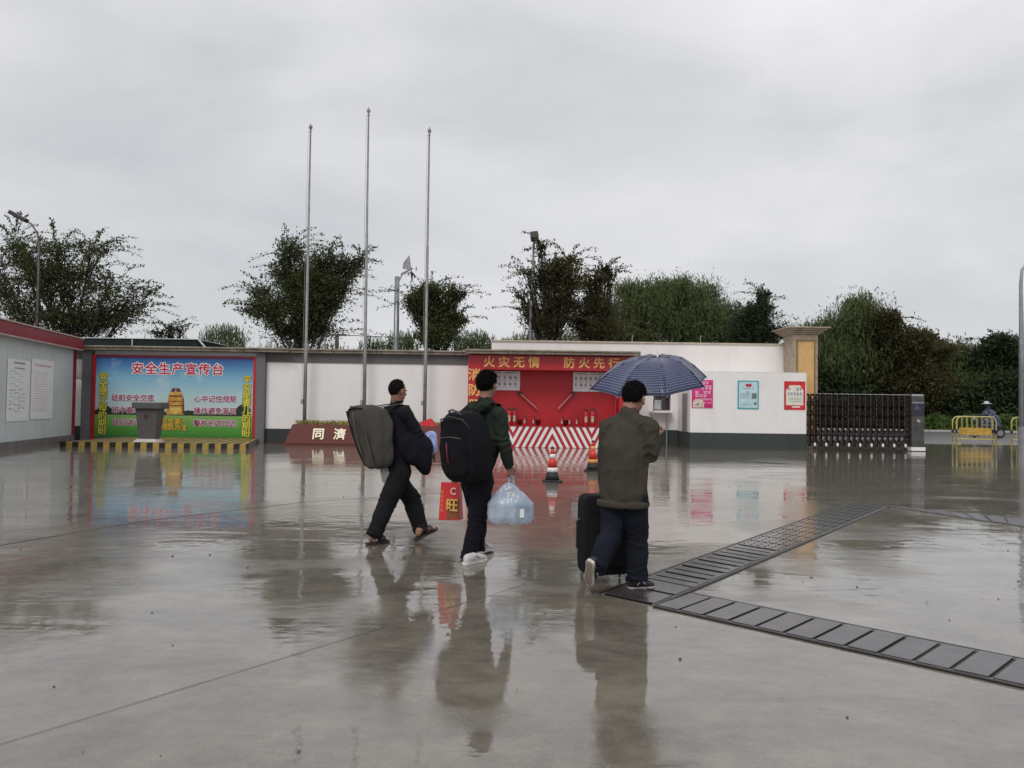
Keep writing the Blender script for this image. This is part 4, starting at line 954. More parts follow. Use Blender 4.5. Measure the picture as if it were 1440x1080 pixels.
def pack(name, label, c, B, half, M, e=.42, fn=None, dispa=.012, seed=0, cat='backpack', voxel=.012):
    """soft bag; B columns: across, depth(towards the outer face), up"""
    T = empty(name, c, label, cat)
    mb = MB().ell(c, half, M=B, nu=36, nv=24, e=e, fn=fn); o = Vector((seed, 0, 0))
    def dz(v): return dispa*(noise.noise(v*5+o)*.9+noise.noise(Vector((v.x*12, v.y*12, v.z*7))+o)*.5)
    body = remesh(mb, 'bag_body', M, T, voxel=voxel, smooth=2, disp=dz)
    return T, body
Bmat = lambda x, y, z: Matrix((Vector(x).normalized(), Vector(y).normalized(), Vector(z).normalized())).transposed()

# ---------------------------------------------------------------- man 1: sandals, grey bag on the back
Y1 = 8.55
def Q1(px, py, dy=0): return at(px, py, Y1+dy)
th = math.radians(42); H1 = Vector((math.cos(th), math.sin(th), 0)); R1 = Vector((H1.y, -H1.x, 0))
M1 = person_root(556, Y1, 'man in sandals and black trousers carrying a grey bag on his back')
hc = Q1(559.5, 550, .0); HB = basis(Vector((math.cos(math.radians(45)), math.sin(math.radians(45)), -.12)))
pel, chest, nk = Q1(557, 655), Q1(560, 600), Q1(558, 567.5)
shR, shL = nk+R1*.17+Vector((0, 0, -.10)), nk-R1*.17+Vector((0, 0, -.10))
elR, wrR = Q1(588, 610, -.12), Q1(603, 628, .02); elL, wrL = Q1(572, 615, .28), Q1(600, 634, .3)
hipR, hipL = pel+R1*.09+Vector((0, 0, -.06)), pel-R1*.09+Vector((0, 0, -.06))
knR, anR = Q1(544, 708, -.16), Q1(526.5, 750, -.26); knL, anL = Q1(579, 702, .16), Q1(592, 744.5, .12)
def foot(mb, an, heel, toe, up):
    heel, toe = Vector(heel), Vector(toe); d = (toe-heel).normalized(); s = d.cross(Vector(up)).normalized(); u = s.cross(d); L_ = (toe-heel).length
    P = lambda a, b, c: heel+d*L_*a+s*b+u*c
    mb.capsule([an, P(.2, 0, .06), P(.14, 0, .035)], [.042, .038, .032]); mb.capsule([P(.2, 0, .06), P(.5, 0, .042), P(.76, 0, .024)], [(.032, .034), (.038, .026), (.046, .017)], ref=s)
    for k, (b, ln, r) in enumerate(((-.03, .23, .013), (-.008, .21, .0095), (.01, .19, .009), (.025, .165, .0085), (.038, .14, .008))):
        mb.capsule([P(.72, b*.9, .017), P(.78+ln*.9, b, .012)], [r, r*.9], n=8)
f1h, f1t = gr(518, 766.5), gr(544.5, 762.5); f1h.z = f1t.z = .025
f2h = Q1(585.5, 756.5, .02); f2t = Q1(612, 742, .2)
f2h.z = max(f2h.z, .028)
mb = MB(); add_head(mb, hc, HB, nk)
mb.capsule([pel, chest, nk+Vector((0, 0, -.05))], [(.14, .10), (.15, .10), (.10, .07)], ref=R1)
for s, e, w in ((shR, elR, wrR), (shL, elL, wrL)): mb.capsule([s, e, w], [.05, .04, .026])
add_hand(mb, wrR, (wrR-elR)+Vector((.05, .05, 0)), Vector((0, .6, -.8)), curl=.55, side=1)
add_hand(mb, wrL, (wrL-elL), Vector((0, -.6, -.8)), curl=.55, side=-1)
for h, k, a in ((hipR, knR, anR), (hipL, knL, anL)): mb.capsule([h, k, a], [.075, .05, .036])
side_up = (f2t-f2h).normalized().cross(Vector((0, 0, 1))); up2 = side_up.cross((f2t-f2h).normalized())
foot(mb, anR, f1h, f1t, (0, 0, 1)); foot(mb, anL, f2h, f2t, up2)
remesh(mb, 'body', SKIN, M1, voxel=.0065, smooth=2)
head_extras(hc, HB, M1); hair(hc, HB, M1, thick=.0025, fringe=.045, nape=-.09, seed=1, rough=.0015)
NAVY1 = fabric('jacket_navy', (.008, .0085, .013)); TR1 = fabric('trousers_black', (.009, .009, .010))
X_ = Vector((1, 0, 0)); ZZ = Vector((0, 0, 1))
mb = MB()
mb.capsule([pel+ZZ*.05, pel.lerp(chest, .5), chest, nk-ZZ*.09, nk-ZZ*.045], [(.165, .125), (.175, .13), (.19, .135), (.17, .11), (.085, .08)], ref=R1)
mb.capsule([nk-ZZ*.04, nk+ZZ*.03], [(.078, .074), (.068, .066)], ref=R1)
mb.capsule([shL, nk-ZZ*.07, shR], [.068, .085, .068])
mb.capsule([shR, shR.lerp(elR, .5), elR, elR.lerp(wrR, .9)], [.078, .07, .062, .046]); mb.capsule([shL, elL, elL.lerp(wrL, .9)], [.075, .06, .046])
remesh(mb, 'jacket', NAVY1, M1, voxel=.009, smooth=3, disp=wrinkles(1, [(elR, .16, .009, (wrR-shR).normalized()), (shR, .14, .006, R1), (pel, .2, .006, ZZ)], 1))
MB().capsule([pel-ZZ*.075-H1*.01, pel-ZZ*.105-H1*.01], [(.174, .136), (.176, .140)], ref=R1, n=24).build('shirt_hem', fabric('shirt_pale_grey', (.42, .40, .40)), M1, smooth=True)
def trousers(parent, M, pel, hips, kn, an, rads, R, seed, hem=.03, name='trousers', waist=(.165, .125), foldr=.008):
    mb = MB(); mb.capsule([pel+ZZ*.03, pel-ZZ*.06, (hips[0]+hips[1])/2-ZZ*.04], [waist, (waist[0]+.005, waist[1]+.015), (waist[0]-.02, waist[1])], ref=R)
    sp = []
    for h, k, a in zip(hips, kn, an):
        d = (a-k).normalized()
        mb.capsule([h, h.lerp(k, .5), k, k.lerp(a, .55), a-d*.045], [rads[0], (rads[0]+rads[1])*.51, rads[1], (rads[1]+rads[2])*.5, rads[2]])
        mb.tube([a-d*.06, a+d*hem], [rads[2], rads[2]*1.08], n=18)
        sp += [(k, .17, foldr, (h-a).normalized()), (a, .17, foldr, (k-a).normalized()), (h, .15, foldr*.6, Vector((.6, 0, .8)))]
    return remesh(mb, name, M, parent, voxel=.009, smooth=3, disp=wrinkles(1, sp, seed))
trousers(M1, TR1, pel-ZZ*.02, (hipR, hipL), (knR, knL), (anR, anL), (.115, .10, .082), R1, 2, foldr=.011)
SAN = mat('sandal_brown', (.035, .022, .02), .5, var=.3); 
for hh, tt, u_ in ((f1h, f1t, Vector((0, 0, 1))), (f2h, f2t, up2)):
    d = (tt-hh).normalized(); s = d.cross(u_).normalized(); u = s.cross(d); L_ = (tt-hh).length
    P = lambda a, b, c: hh+d*L_*a+s*b+u*c
    out = [(-.1, 0), (-.07, -.03), (.1, -.04), (.45, -.036), (.78, -.054), (1.0, -.04), (1.1, 0), (1.0, .045), (.78, .052), (.45, .034), (.1, .038), (-.07, .03)]
    sn = MB().prism([P(a, b, -.024) for a, b in out], u*.026).build('sandal', SAN, M1, bevel=.003)
    mb = MB()
    for a0, a1 in ((.5, .56), (.68, .72)): mb.tube([P(a0, -.05, 0), P((a0+a1)/2, -.038, .045), P(a1, 0, .062), P((a0+a1)/2, .038, .045), P(a0, .048, 0)], [(.003, .019)]*5, n=8, ref=u)
    mb.build('strap', SAN, sn, smooth=True)
# grey bag worn on the back
GB = fabric('bag_grey_canvas', (.072, .066, .058), var=.18, vs=3)
back = -H1
bc = Q1(525.5, 614.5, -.14); BB = Bmat(R1, back+Vector((0, 0, .05)), Vector((-.22, -.1, 1)))
BB = Bmat((Vector((-.22, -.05, 1))).cross(back).normalized()*-1, back, Vector((-.22, -.05, 1)))
u_ = Vector((-.20, -.05, 1)).normalized(); r_ = R1; b_ = u_.cross(r_).normalized(); 
if b_.dot(back) < 0: b_ = -b_
BB = Matrix((r_, b_, u_)).transposed()
def bagfn(p):
    t = p.z/.34; k = 1-.14*max(0, -t)+.05*t; return Vector((p.x*k, p.y*(1.12 if t > 0 else 1.0-.25*max(0, -t)), p.z+(.035*(p.y/.11)*(1 if t > .4 else 0))))
T1, body1 = pack('shoulder_bag', 'large olive grey canvas bag worn on the back of the man in sandals', bc, BB, (.215, .135, .33), GB, e=.36, fn=bagfn, dispa=.022, seed=2, cat='bag')
P = lambda a, b, c: bc+BB @ Vector((a, b, c))
DK = fabric('bag_trim_black', (.012, .012, .012))
MB().tube([P(-.195, .135, .30), P(-.20, .12, .1), P(-.185, .09, -.15), P(-.16, .06, -.30)], [(.035, .016)]*4, n=8, ref=BB @ Vector((1, 0, 0))).build('side_trim', DK, T1, smooth=True)
MB().tube([P(-.19, .12, .31), P(-.05, .145, .335), P(.1, .135, .325), P(.18, .07, .30)], .012, n=8).build('zip', DK, T1, smooth=True)
for s in (1, -1):
    sh_ = shR if s > 0 else shL
    MB().tube([P(.09*s, .02, .31), sh_.lerp(nk, .35)+ZZ*.055-H1*.05, sh_.lerp(nk, .3)+ZZ*.05+H1*.06, sh_.lerp(nk, .3)-ZZ*.1+H1*.15, sh_.lerp(pel, .4)+H1*.12+R1*.03*s, P(.12*s, -.12, -.05)], [(.03, .006)]*6, n=8, ref=R1).build('shoulder_strap', GB, T1, smooth=True)
# dark bundle + blue plastic in his arms
LB = fabric('bag_seam_grey', (.11, .10, .088), var=.2)
for a_ in (-.09, .10):
    MB().tube([P(a_, .140, .30), P(a_*1.02, .150, .1), P(a_*1.0, .135, -.12), P(a_*.95, .10, -.29)], [(.014, .005)]*4, n=6, ref=BB @ Vector((1, 0, 0))).build('webbing', LB, T1, smooth=True)
MB().prism([P(-.19, .135, .20), P(.17, .135, .17), P(.185, .075, .335), P(-.20, .085, .345)], BB @ Vector((0, .012, .004))).build('top_flap', GB, T1, bevel=.005)
T, o = pack('coat_bundle', 'dark navy bundled coat held in front by the man in sandals', Q1(583, 630, -.05), Bmat((1, .3, -.15), (-.3, 1, 0), (.12, 0, 1)), (.20, .15, .20), fabric('bundle_navy', (.007, .008, .014)), e=.75,
     fn=lambda p: Vector((p.x+.25*max(0, -p.z)*.7, p.y, p.z-.10*max(0, p.x)/.2*(.5+max(0, -p.z)/.2))), dispa=.03, seed=5, cat='bundle')
T, o = pack('blue_plastic_bag', 'pale blue plastic bag peeking from behind the dark bundle', Q1(605, 624, .08), Bmat((1, 0, 0), (0, 1, 0), (.1, 0, 1)), (.085, .09, .125), mat('blue_film', (.28, .36, .68), .3, var=.25, vscale=8, coat=.3), e=.8, dispa=.03, seed=8, cat='bag')

# ---------------------------------------------------------------- man 2: dark green jacket, big backpack
Y2 = 7.65
def Q2(px, py, dy=0): return at(px, py, Y2+dy)
th = math.radians(50); H2 = Vector((math.cos(th), math.sin(th), 0)); R2 = Vector((H2.y, -H2.x, 0))
M2 = person_root(666, Y2, 'man in a dark green hooded jacket with plastic bags in both hands')
hc = Q2(686, 541, .03); HB = basis(Vector((math.cos(math.radians(52)), math.sin(math.radians(52)), -.06)))
pel, chest, nk = Q2(671, 668), Q2(680, 610), Q2(682, 568, .0)
shR, shL = nk+R2*.175+Vector((0, 0, -.10)), nk-R2*.175+Vector((0, 0, -.10))
elR, wrR = Q2(708, 622, -.12), Q2(716, 655, -.06); elL, wrL = Q2(652, 628, .26), Q2(640, 668, .30)
hipR, hipL = pel+R2*.085-ZZ*.06, pel-R2*.085-ZZ*.06
knR, anR = Q2(670, 730, -.03), Q2(660, 780, -.03); knL, anL = Q2(674, 728, .16), Q2(672, 771, .12)
mb = MB(); add_head(mb, hc, HB, nk)
mb.capsule([pel, chest, nk-ZZ*.05], [(.14, .10), (.15, .10), (.10, .07)], ref=R2)
for s, e, w in ((shR, elR, wrR), (shL, elL, wrL)): mb.capsule([s, e, w], [.05, .04, .026])
add_hand(mb, wrR, Vector((.25, .1, -1)), Vector((-.3, .9, .1)), curl=1.05, side=-1)
add_hand(mb, wrL, Vector((-.1, .1, -1)), Vector((.5, -.7, 0)), curl=1.05, side=1)
for h, k, a in ((hipR, knR, anR), (hipL, knL, anL)): mb.capsule([h, k, a+ZZ*.01], [.075, .05, .034])
remesh(mb, 'body', SKIN, M2, voxel=.0065, smooth=2)
head_extras(hc, HB, M2); hair(hc, HB, M2, thick=.016, fringe=.02, nape=-.095, seed=2, rough=.007)
GRN = fabric('jacket_dark_green', (.020, .027, .020), var=.3)
mb = MB()
mb.capsule([pel+ZZ*.0, pel.lerp(chest, .5), chest, nk-ZZ*.10, nk-ZZ*.05], [(.165, .125), (.175, .13), (.19, .135), (.17, .11), (.09, .085)], ref=R2)
mb.capsule([shL, nk-ZZ*.075, shR], [.072, .09, .072]); mb.capsule([nk-ZZ*.04, nk+ZZ*.01], [(.085, .08), (.078, .075)], ref=R2)
mb.capsule([shR, shR.lerp(elR, .5), elR, elR.lerp(wrR, .5), elR.lerp(wrR, .93)], [.080, .074, .066, .058, .05]); mb.capsule([shL, elL, elL.lerp(wrL, .9)], [.078, .064, .048])
remesh(mb, 'jacket', GRN, M2, voxel=.009, smooth=3, disp=wrinkles(1.1, [(elR, .17, .010, (wrR-shR).normalized()), (shR, .15, .007, R2), (wrR, .1, .006, (wrR-elR).normalized())], 3))
mb = MB(); mb.capsule([nk-R2*.09-H2*.075-ZZ*.02, nk-H2*.13-ZZ*.05, nk+R2*.09-H2*.075-ZZ*.02], [(.045, .05), (.06, .075), (.045, .05)])
mb.capsule([nk-R2*.08+H2*.01-ZZ*.0, nk-R2*.09-H2*.06-ZZ*.01], [.035, .04]); mb.capsule([nk+R2*.08+H2*.01-ZZ*.0, nk+R2*.09-H2*.06-ZZ*.01], [.035, .04])
remesh(mb, 'hood', GRN, M2, voxel=.009, smooth=3, disp=wrinkles(1.4, [(nk-H2*.12, .16, .01, R2)], 9))
trousers(M2, fabric('trousers_midnight', (.007, .007, .013)), pel-ZZ*.02, (hipR, hipL), (knR, knL), (anR, anL), (.10, .083, .072), R2, 4, hem=.035)
WS = mat('shoe_white', (.55, .53, .52), .55, var=.12, vscale=20); WSO = mat('shoe_sole_grey', (.62, .60, .58), .6, var=.1)
h_, t_ = gr(652, 795.5), gr(684, 788); shoe(M2, h_, t_, (0, 0, 1), WS, WSO, trim=mat('lace_grey', (.25, .25, .25), .7))
h_, t_ = gr(664, 781), gr(693, 775); h_.z += .05; shoe(M2, h_, t_, (0, 0, 1), WS, WSO, trim=mat('lace_grey', (.25, .25, .25), .7))
# big black backpack
BP = fabric('backpack_black', (.006, .006, .009), var=.4)
u_ = Vector((-.10, -.06, 1)).normalized(); r_ = R2; b_ = u_.cross(r_).normalized()
if b_.dot(-H2) < 0: b_ = -b_
BB = Matrix((r_, b_, u_)).transposed(); bc = Q2(655, 628, -.19)
def bp2(p): t = p.z/.34; return Vector((p.x*(1-.12*max(0, t)), p.y*(1.05-.25*max(0, t)), p.z))
T2, body2 = pack('large_backpack', 'very large black backpack on the man in the dark green jacket', bc, BB, (.235, .165, .335), BP, e=.5, fn=bp2, seed=4)
P = lambda a, b, c: bc+BB @ Vector((a, b, c))
T = MB().ell(P(0, .145, -.07), (.17, .06, .185), M=BB, nu=28, nv=18, e=.5).build('front_pocket', BP, T2, smooth=True)
MB().tube([P(-.045, .205, .06), P(-.04, .215, -.02), P(-.035, .21, -.14)], .006, n=6).build('pocket_zip', mat('zip_magenta', (.22, .02, .07), .5), T, smooth=True)
MB().tube([P(-.13, .19, .10), P(0, .2, .115), P(.13, .19, .10)], .006, n=6).build('pocket_zip', mat('zip_grey', (.05, .05, .055), .4), T, smooth=True)
MB().tube([P(-.07, .09, .30), P(-.05, .13, .345), P(0, .14, .36), P(.05, .13, .345), P(.07, .09, .30)], .011, n=8).build('grab_loop', mat('loop_grey', (.12, .12, .13), .6), T2, smooth=True)
MB().tube([P(-.2, .1, .15), P(-.14, .155, .27), P(0, .165, .30), P(.14, .155, .27), P(.2, .1, .15)], .007, n=6).build('main_zip', mat('zip_dark', (.025, .025, .028), .5), T2, smooth=True)
for s in (1, -1):
    sh_ = shR if s > 0 else shL
    MB().tube([P(.10*s, -.06, .30), sh_.lerp(nk, .35)+ZZ*.075-H2*.06, sh_.lerp(nk, .3)+ZZ*.07+H2*.05, sh_.lerp(nk, .2)-ZZ*.05+H2*.15, sh_.lerp(pel, .5)+H2*.14+R2*.03*s, P(.19*s, -.12, -.2)], [(.034, .008)]*6, n=8, ref=R2).build('shoulder_strap', BP, T2, smooth=True)
# red gift bag in the left hand
c = Q2(634.5, 705, .28); a = math.radians(-22)
ax, ay = Vector((math.cos(a), math.sin(a), 0)), Vector((-math.sin(a), math.cos(a), 0))
s2 = (Y2+.28)/FPX; hw, hd, hh = 16*s2, .05, 26.5*s2
RB = empty('gift_bag', c-ZZ*hh, 'red and gold gift bag with a large character hanging from the left hand', 'bag')
RBM = mat('bag_red_gloss', (.60, .01, .015), .3, var=.12, coat=.3); RBD = mat('bag_print_dark', (.14, .03, .015), .4, col2=(.30, .10, .02), vscale=30); RBG = mat('bag_print_gold', (.70, .45, .10), .4, var=.3, vscale=30)
mb = MB().add([c-ax*hw-ay*hd-ZZ*hh, c+ax*hw-ay*hd-ZZ*hh*.93, c+ax*hw+ay*hd-ZZ*hh*.93, c-ax*hw+ay*hd-ZZ*hh, c-ax*hw*.92-ay*hd*.5+ZZ*hh, c+ax*hw*.86-ay*hd*.5+ZZ*hh, c+ax*hw*.86+ay*hd*.5+ZZ*hh, c-ax*hw*.92+ay*hd*.5+ZZ*hh], [(3,2,1,0),(4,5,6,7),(0,1,5,4),(1,2,6,5),(2,3,7,6),(3,0,4,7)])
mb.build('paper_bag', RBM, RB, bevel=.004)
fr = lambda u, v, e=.004: c+ax*hw*u*(1-.05*(v+1)/2)-ay*(hd*(1-.25*(v+1))+e)+ZZ*hh*v
MB().add([fr(-.3, -.92), fr(.94, -.86), fr(.94, .25), fr(.5, .05), fr(.1, .12), fr(-.3, -.35)], [(0, 1, 2, 3, 4)]).build('print_ground', RBD, RB)
rt = (math.pi/2-.06, 0, a)
text('旺', fr(.34, -.2, .020), .135, RBG, RB, rot=rt, ext=.001, bold=.0035); text('C', fr(.38, .55, .014), .095, mat('bag_print_pale', (.75, .55, .50), .4), RB, rot=rt, ext=.001, bold=.003)
for i, ch in enumerate('旺旺大礼包'): text(ch, fr(-.72, .5-.24*i, .006), .032, RBG, RB, rot=rt, ext=.0008)
HP = wrL+Vector((-.01, .01, -.085))
for e in (-1, 1): MB().tube([c+ax*hw*.45+ay*hd*.5*e+ZZ*hh*.98, HP+ZZ*.0, c-ax*hw*.45+ay*hd*.5*e+ZZ*hh*.98], .004, n=6).build('handle', mat('cord_red', (.55, .03, .04), .6), RB)
# translucent carrier bag in the right hand
FILM = mat('plastic_film', (.50, .62, .76), .2, var=.15, vscale=9, alpha=.5, coat=.3)
Yb = Y2-.08; sb = Yb/FPX; c = at(718.5, 708, Yb)
CB = empty('carrier_bag', c-ZZ*27*sb, 'translucent pale blue carrier bag full of things in the right hand', 'bag')
def cbf(p):
    t = p.z/(29*sb); w = 1 if t < .05 else max(.16, 1-1.0*(t-.05)**1.15*.92); return Vector((p.x*w-.03*max(0, t), p.y*w, p.z))
mb = MB().ell(c, (31*sb, .12, 29*sb), nu=48, nv=36, e=.38, fn=cbf)
def dz(v): return .016*noise.noise(Vector((v.x*12, v.y*12, v.z*6)))+.008*abs(noise.noise(Vector((v.x*38, v.y*38, v.z*16))))
remesh(mb, 'film', FILM, CB, voxel=.009, smooth=1, disp=dz)
mb = MB().ell(c+Vector((-.045, 0, -.05)), (.10, .075, .10), e=.5, nu=24, nv=16); mb.build('folded_clothes', mat('contents_pale', (.50, .54, .58), .6, var=.25, vscale=9), CB, smooth=True)
mb = MB().ell(c+Vector((.115, -.01, -.07)), (.066, .06, .095), e=.45, nu=24, nv=16); mb.build('blue_package', mat('contents_blue', (.10, .16, .26), .4, var=.4, vscale=9), CB, smooth=True)
MB().box(tuple(c+Vector((.085, -.128, -.115))), tuple(c+Vector((.125, -.122, -.035)))).build('white_label', WPAINT, CB)
top = c+Vector((-.02, 0, 27*sb))
HG = wrR+Vector((.03, .0, -.085))
for e in (-1, 1): MB().tube([top+Vector((.03*e, .02*e, -.04)), HG+Vector((.004*e, 0, 0)), top+Vector((.06*e, .0, -.07))], [(.012, .004), (.007, .004), (.012, .004)], n=6).build('handle', FILM, CB, smooth=True)

# ---------------------------------------------------------------- man 3: olive jacket, umbrella, suitcase
Y3 = 6.37
def Q3(px, py, dy=0): return at(px, py, Y3+dy)
th = math.radians(62); H3 = Vector((math.cos(th), math.sin(th), 0)); R3 = Vector((H3.y, -H3.x, 0))
M3 = person_root(880, Y3, 'man in an olive brown jacket and dark jeans holding up the umbrella')
hc = Q3(892.5, 559.5, .03); HB = basis(Vector((math.cos(math.radians(48)), math.sin(math.radians(48)), -.38)))
pel, chest, nk = Q3(877, 692), Q3(878, 628), Q3(884, 582, -.01)
shR, shL = nk+R3*.165-ZZ*.105, nk-R3*.165-ZZ*.115
elR, wrR = Q3(916, 641, -.08), Q3(922, 615, .05); elL, wrL = Q3(850, 640, .12), Q3(850, 688, .22)
hipR, hipL = pel+R3*.088-ZZ*.06, pel-R3*.088-ZZ*.06
knR, anR = Q3(896, 756, .02), Q3(896.5, 807, .0); knL, anL = Q3(860, 752, -.02), Q3(840, 792, -.20)
mb = MB(); add_head(mb, hc, HB, nk)
mb.capsule([pel, chest, nk-ZZ*.05], [(.14, .10), (.15, .10), (.10, .07)], ref=R3)
for s, e, w in ((shR, elR, wrR), (shL, elL, wrL)): mb.capsule([s, e, w], [.05, .04, .026])
add_hand(mb, wrR, Vector((.1, .35, .85)), Vector((.45, .9, -.4)), curl=1.25, side=1)
add_hand(mb, wrL, Vector((-.05, .1, -1)), Vector((.5, .3, 0)), curl=1.2, side=1)
for h, k, a in ((hipR, knR, anR), (hipL, knL, anL)): mb.capsule([h, k, a+ZZ*.01], [.08, .052, .036])
remesh(mb, 'body', SKIN, M3, voxel=.0065, smooth=2)
head_extras(hc, HB, M3); hair(hc, HB, M3, thick=.011, fringe=.02, nape=-.095, seed=3, rough=.004)
OLV = fabric('jacket_olive_brown', (.055, .047, .037), var=.16, vs=3)
mb = MB()
mb.capsule([pel-ZZ*.0, pel.lerp(chest, .45), chest, nk-ZZ*.12, nk-ZZ*.055], [(.202, .162), (.198, .152), (.195, .148), (.165, .118), (.095, .09)], ref=R3)
mb.capsule([shL, shL.lerp(nk, .6)-ZZ*.03, nk-ZZ*.075, shR.lerp(nk, .6)-ZZ*.03, shR], [.070, .085, .09, .085, .070]); mb.capsule([nk-ZZ*.05, nk-ZZ*.002], [(.090, .088), (.080, .080)], ref=R3)
mb.capsule([shR, shR.lerp(elR, .55), elR, elR.lerp(wrR, .5), elR.lerp(wrR, .93)], [.082, .078, .072, .06, .048]); mb.capsule([shL, shL.lerp(elL, .5), elL, elL.lerp(wrL, .92)], [.080, .072, .064, .05])
remesh(mb, 'jacket', OLV, M3, voxel=.009, smooth=4, disp=wrinkles(1.0, [(elR, .17, .011, (wrR-shR).normalized()), (shR, .16, .007, Vector((.7, 0, -.7))), (pel.lerp(chest, .45), .22, .007, Vector((.25, 0, 1)).normalized()), (shL, .16, .006, Vector((.6, 0, .8)))], 6, base=.006))
hem = MB().tube([pel-ZZ*.06, pel-ZZ*.072, pel-ZZ*.108, pel-ZZ*.116], [(.19, .15), (.214, .176), (.212, .174), (.19, .15)], ref=R3, n=28); hm = remesh(hem, 'waistband', OLV, M3, voxel=.009, smooth=1, disp=lambda v: .003*math.sin(math.atan2(v.y-pel.y, v.x-pel.x)*42)+.014*noise.noise(v*7))
JN = fabric('jeans_dark_blue', (.008, .010, .018), var=.35, vs=4)
trousers(M3, JN, pel-ZZ*.04, (hipR, hipL), (knR, knL), (anR, anL), (.112, .094, .080), R3, 7, hem=.05, foldr=.010)
BS = mat('shoe_black_canvas', (.02, .02, .022), .6, var=.2); SO = mat('sole_offwhite', (.50, .46, .40), .6, var=.2, vscale=20)
h_, t_ = gr(884, 829.5), gr(920, 827.5); shoe(M3, h_, t_, (0, 0, 1), BS, SO, trim=WPAINT, w=.05)
t_ = gr(826, 834.5); t_.z = .022; h_ = Q3(829.5, 790, -.30); u3 = Vector((.55, .75, 0))
dd = (t_-h_).normalized(); t_ = h_+dd*.275
if t_.z < .01: t_.z = .012
sh3 = shoe(M3, h_, t_, u3, BS, SO, trim=WPAINT, w=.048)
# tread on the visible sole
d = (t_-h_).normalized(); u = (u3-d*u3.dot(d)).normalized(); s = d.cross(u); L_ = (t_-h_).length
mb = MB()
for k in range(9):
    a0 = .08+k*.1; wv = .03 if k < 5 else .036
    mb.obox(h_+d*L_*a0-u*.002, s*wv*(.8 if k in (0, 8) else 1), d*.006, u*.0025)
mb.build('tread', mat('tread_brown', (.16, .12, .09), .7, var=.3), sh3)
# umbrella
UM = bpy.data.materials.new('umbrella_check'); UM.use_nodes = True; t = UM.node_tree; b = t.nodes['Principled BSDF']; l = t.links.new
uv = N(t, 'ShaderNodeUVMap'); sp_ = N(t, 'ShaderNodeSeparateXYZ'); l(uv.outputs[0], sp_.inputs[0])
def M_(op, a, b_=0.0):
    n_ = N(t, 'ShaderNodeMath', operation=op)
    for i, x in enumerate((a, b_)):
        if hasattr(x, 'links'): l(x, n_.inputs[i])
        else: n_.inputs[i].default_value = x
    return n_.outputs[0]
r1 = M_('GREATER_THAN', M_('FRACT', M_('MULTIPLY', sp_.outputs[1], 26.0)), .66); r2 = M_('GREATER_THAN', M_('FRACT', M_('MULTIPLY', sp_.outputs[0], 60.0)), .45)
dots = M_('MULTIPLY', r1, r2)
mx = N(t, 'ShaderNodeMix', data_type='RGBA'); mx.inputs[6].default_value = (.010, .016, .060, 1); mx.inputs[7].default_value = (.19, .21, .34, 1); l(dots, mx.inputs[0]); l(mx.outputs[2], b.inputs['Base Color'])
b.inputs['Roughness'].default_value = .32; b.inputs['Specular IOR Level'].default_value = .6
Yu = Y3+.44; su = Yu/FPX; rc = at(912, 539, Yu); apex = at(924.5, 502, Yu-.02)
g0 = wrR+Vector((-.02, .06, .06))
UMB = empty('umbrella', g0, 'open navy umbrella with rows of pale dashes held over the olive jacket man', 'umbrella')
nrm = Vector((-.10, -.24, 1)).normalized(); e1 = (Vector((1, 0, 0))-nrm*nrm.x).normalized(); e2 = nrm.cross(e1)
Ru = .515; rim = []
for k in range(8):
    a = math.radians(7+45*k); rim.append(rc+e1*Ru*math.cos(a)+e2*Ru*math.sin(a))
def ribp(k, t):   # 0 apex .. 1 rim, dome shaped
    p = rim[k % 8]; q = apex.lerp(p, t); return q+nrm*(.085*math.sin(math.pi*t)**1.0)
nu_, nv_ = 8, 12; vs = []; fs = []; uvs = []
for k in range(8):
    k0 = len(vs)
    for i in range(nv_+1):
        t_ = i/nv_; A, B_ = ribp(k, t_), ribp(k+1, t_)
        for j in range(nu_+1):
            s_ = j/nu_; p = A.lerp(B_, s_); sag = .030*t_*math.sin(math.pi*s_)
            cdir = (apex-nrm*.28-p).normalized(); vs.append(p+cdir*sag); uvs.append(((s_-.5)*t_*.42+.5, t_))
    for i in range(nv_):
        for j in range(nu_): fs.append((k0+i*(nu_+1)+j, k0+i*(nu_+1)+j+1, k0+(i+1)*(nu_+1)+j+1, k0+(i+1)*(nu_+1)+j))
mb = MB().add(vs, fs); cn_ = mb.build('canopy', UM, UMB, smooth=True)
uvl = cn_.data.uv_layers.new(name='UVMap')
for lp in cn_.data.loops: uvl.data[lp.index].uv = uvs[lp.vertex_index]
so_ = cn_.modifiers.new('thick', 'SOLIDIFY'); so_.thickness = .0012
mb = MB()
for k in range(8): mb.tube([ribp(k, t_)+nrm*.001 for t_ in (.03, .25, .5, .75, .95, 1.0)], .0022, n=5)
mb.build('seam_piping', mat('piping_navy', (.008, .01, .03), .5), UMB)
axd = (g0-apex).normalized()
for k in range(8):
    r = MB().tube([ribp(k, t_)-nrm*.006 for t_ in (.03, .25, .5, .75, 1.01)], .0028, n=6).build('rib', STEEL, UMB)
    MB().tube([apex+axd*.22, ribp(k, .48)-nrm*.008], .0022, n=5).build('strut', STEEL, r)
    MB().ell(ribp(k, 1.01)-nrm*.004, (.006, .006, .006), nu=8, nv=6).build('rib_tip', STEEL, r)
MB().tube([apex+axd*-.01, g0-axd*.0], .007, n=10).build('shaft', STEEL, UMB, smooth=True)
MB().tube([apex+axd*.20, apex+axd*.245], .012, n=10).build('runner', BLACK, UMB)
MB().lathe(apex, [(.012, -.006), (.012, .004), (.005, .012), (.004, .04), (.002, .045)], 10).build('ferrule', STEEL, UMB, smooth=True)
MB().capsule([g0-axd*.03, g0+axd*.09], [.014, .016], n=12).build('grip', BLACK, UMB, smooth=True)
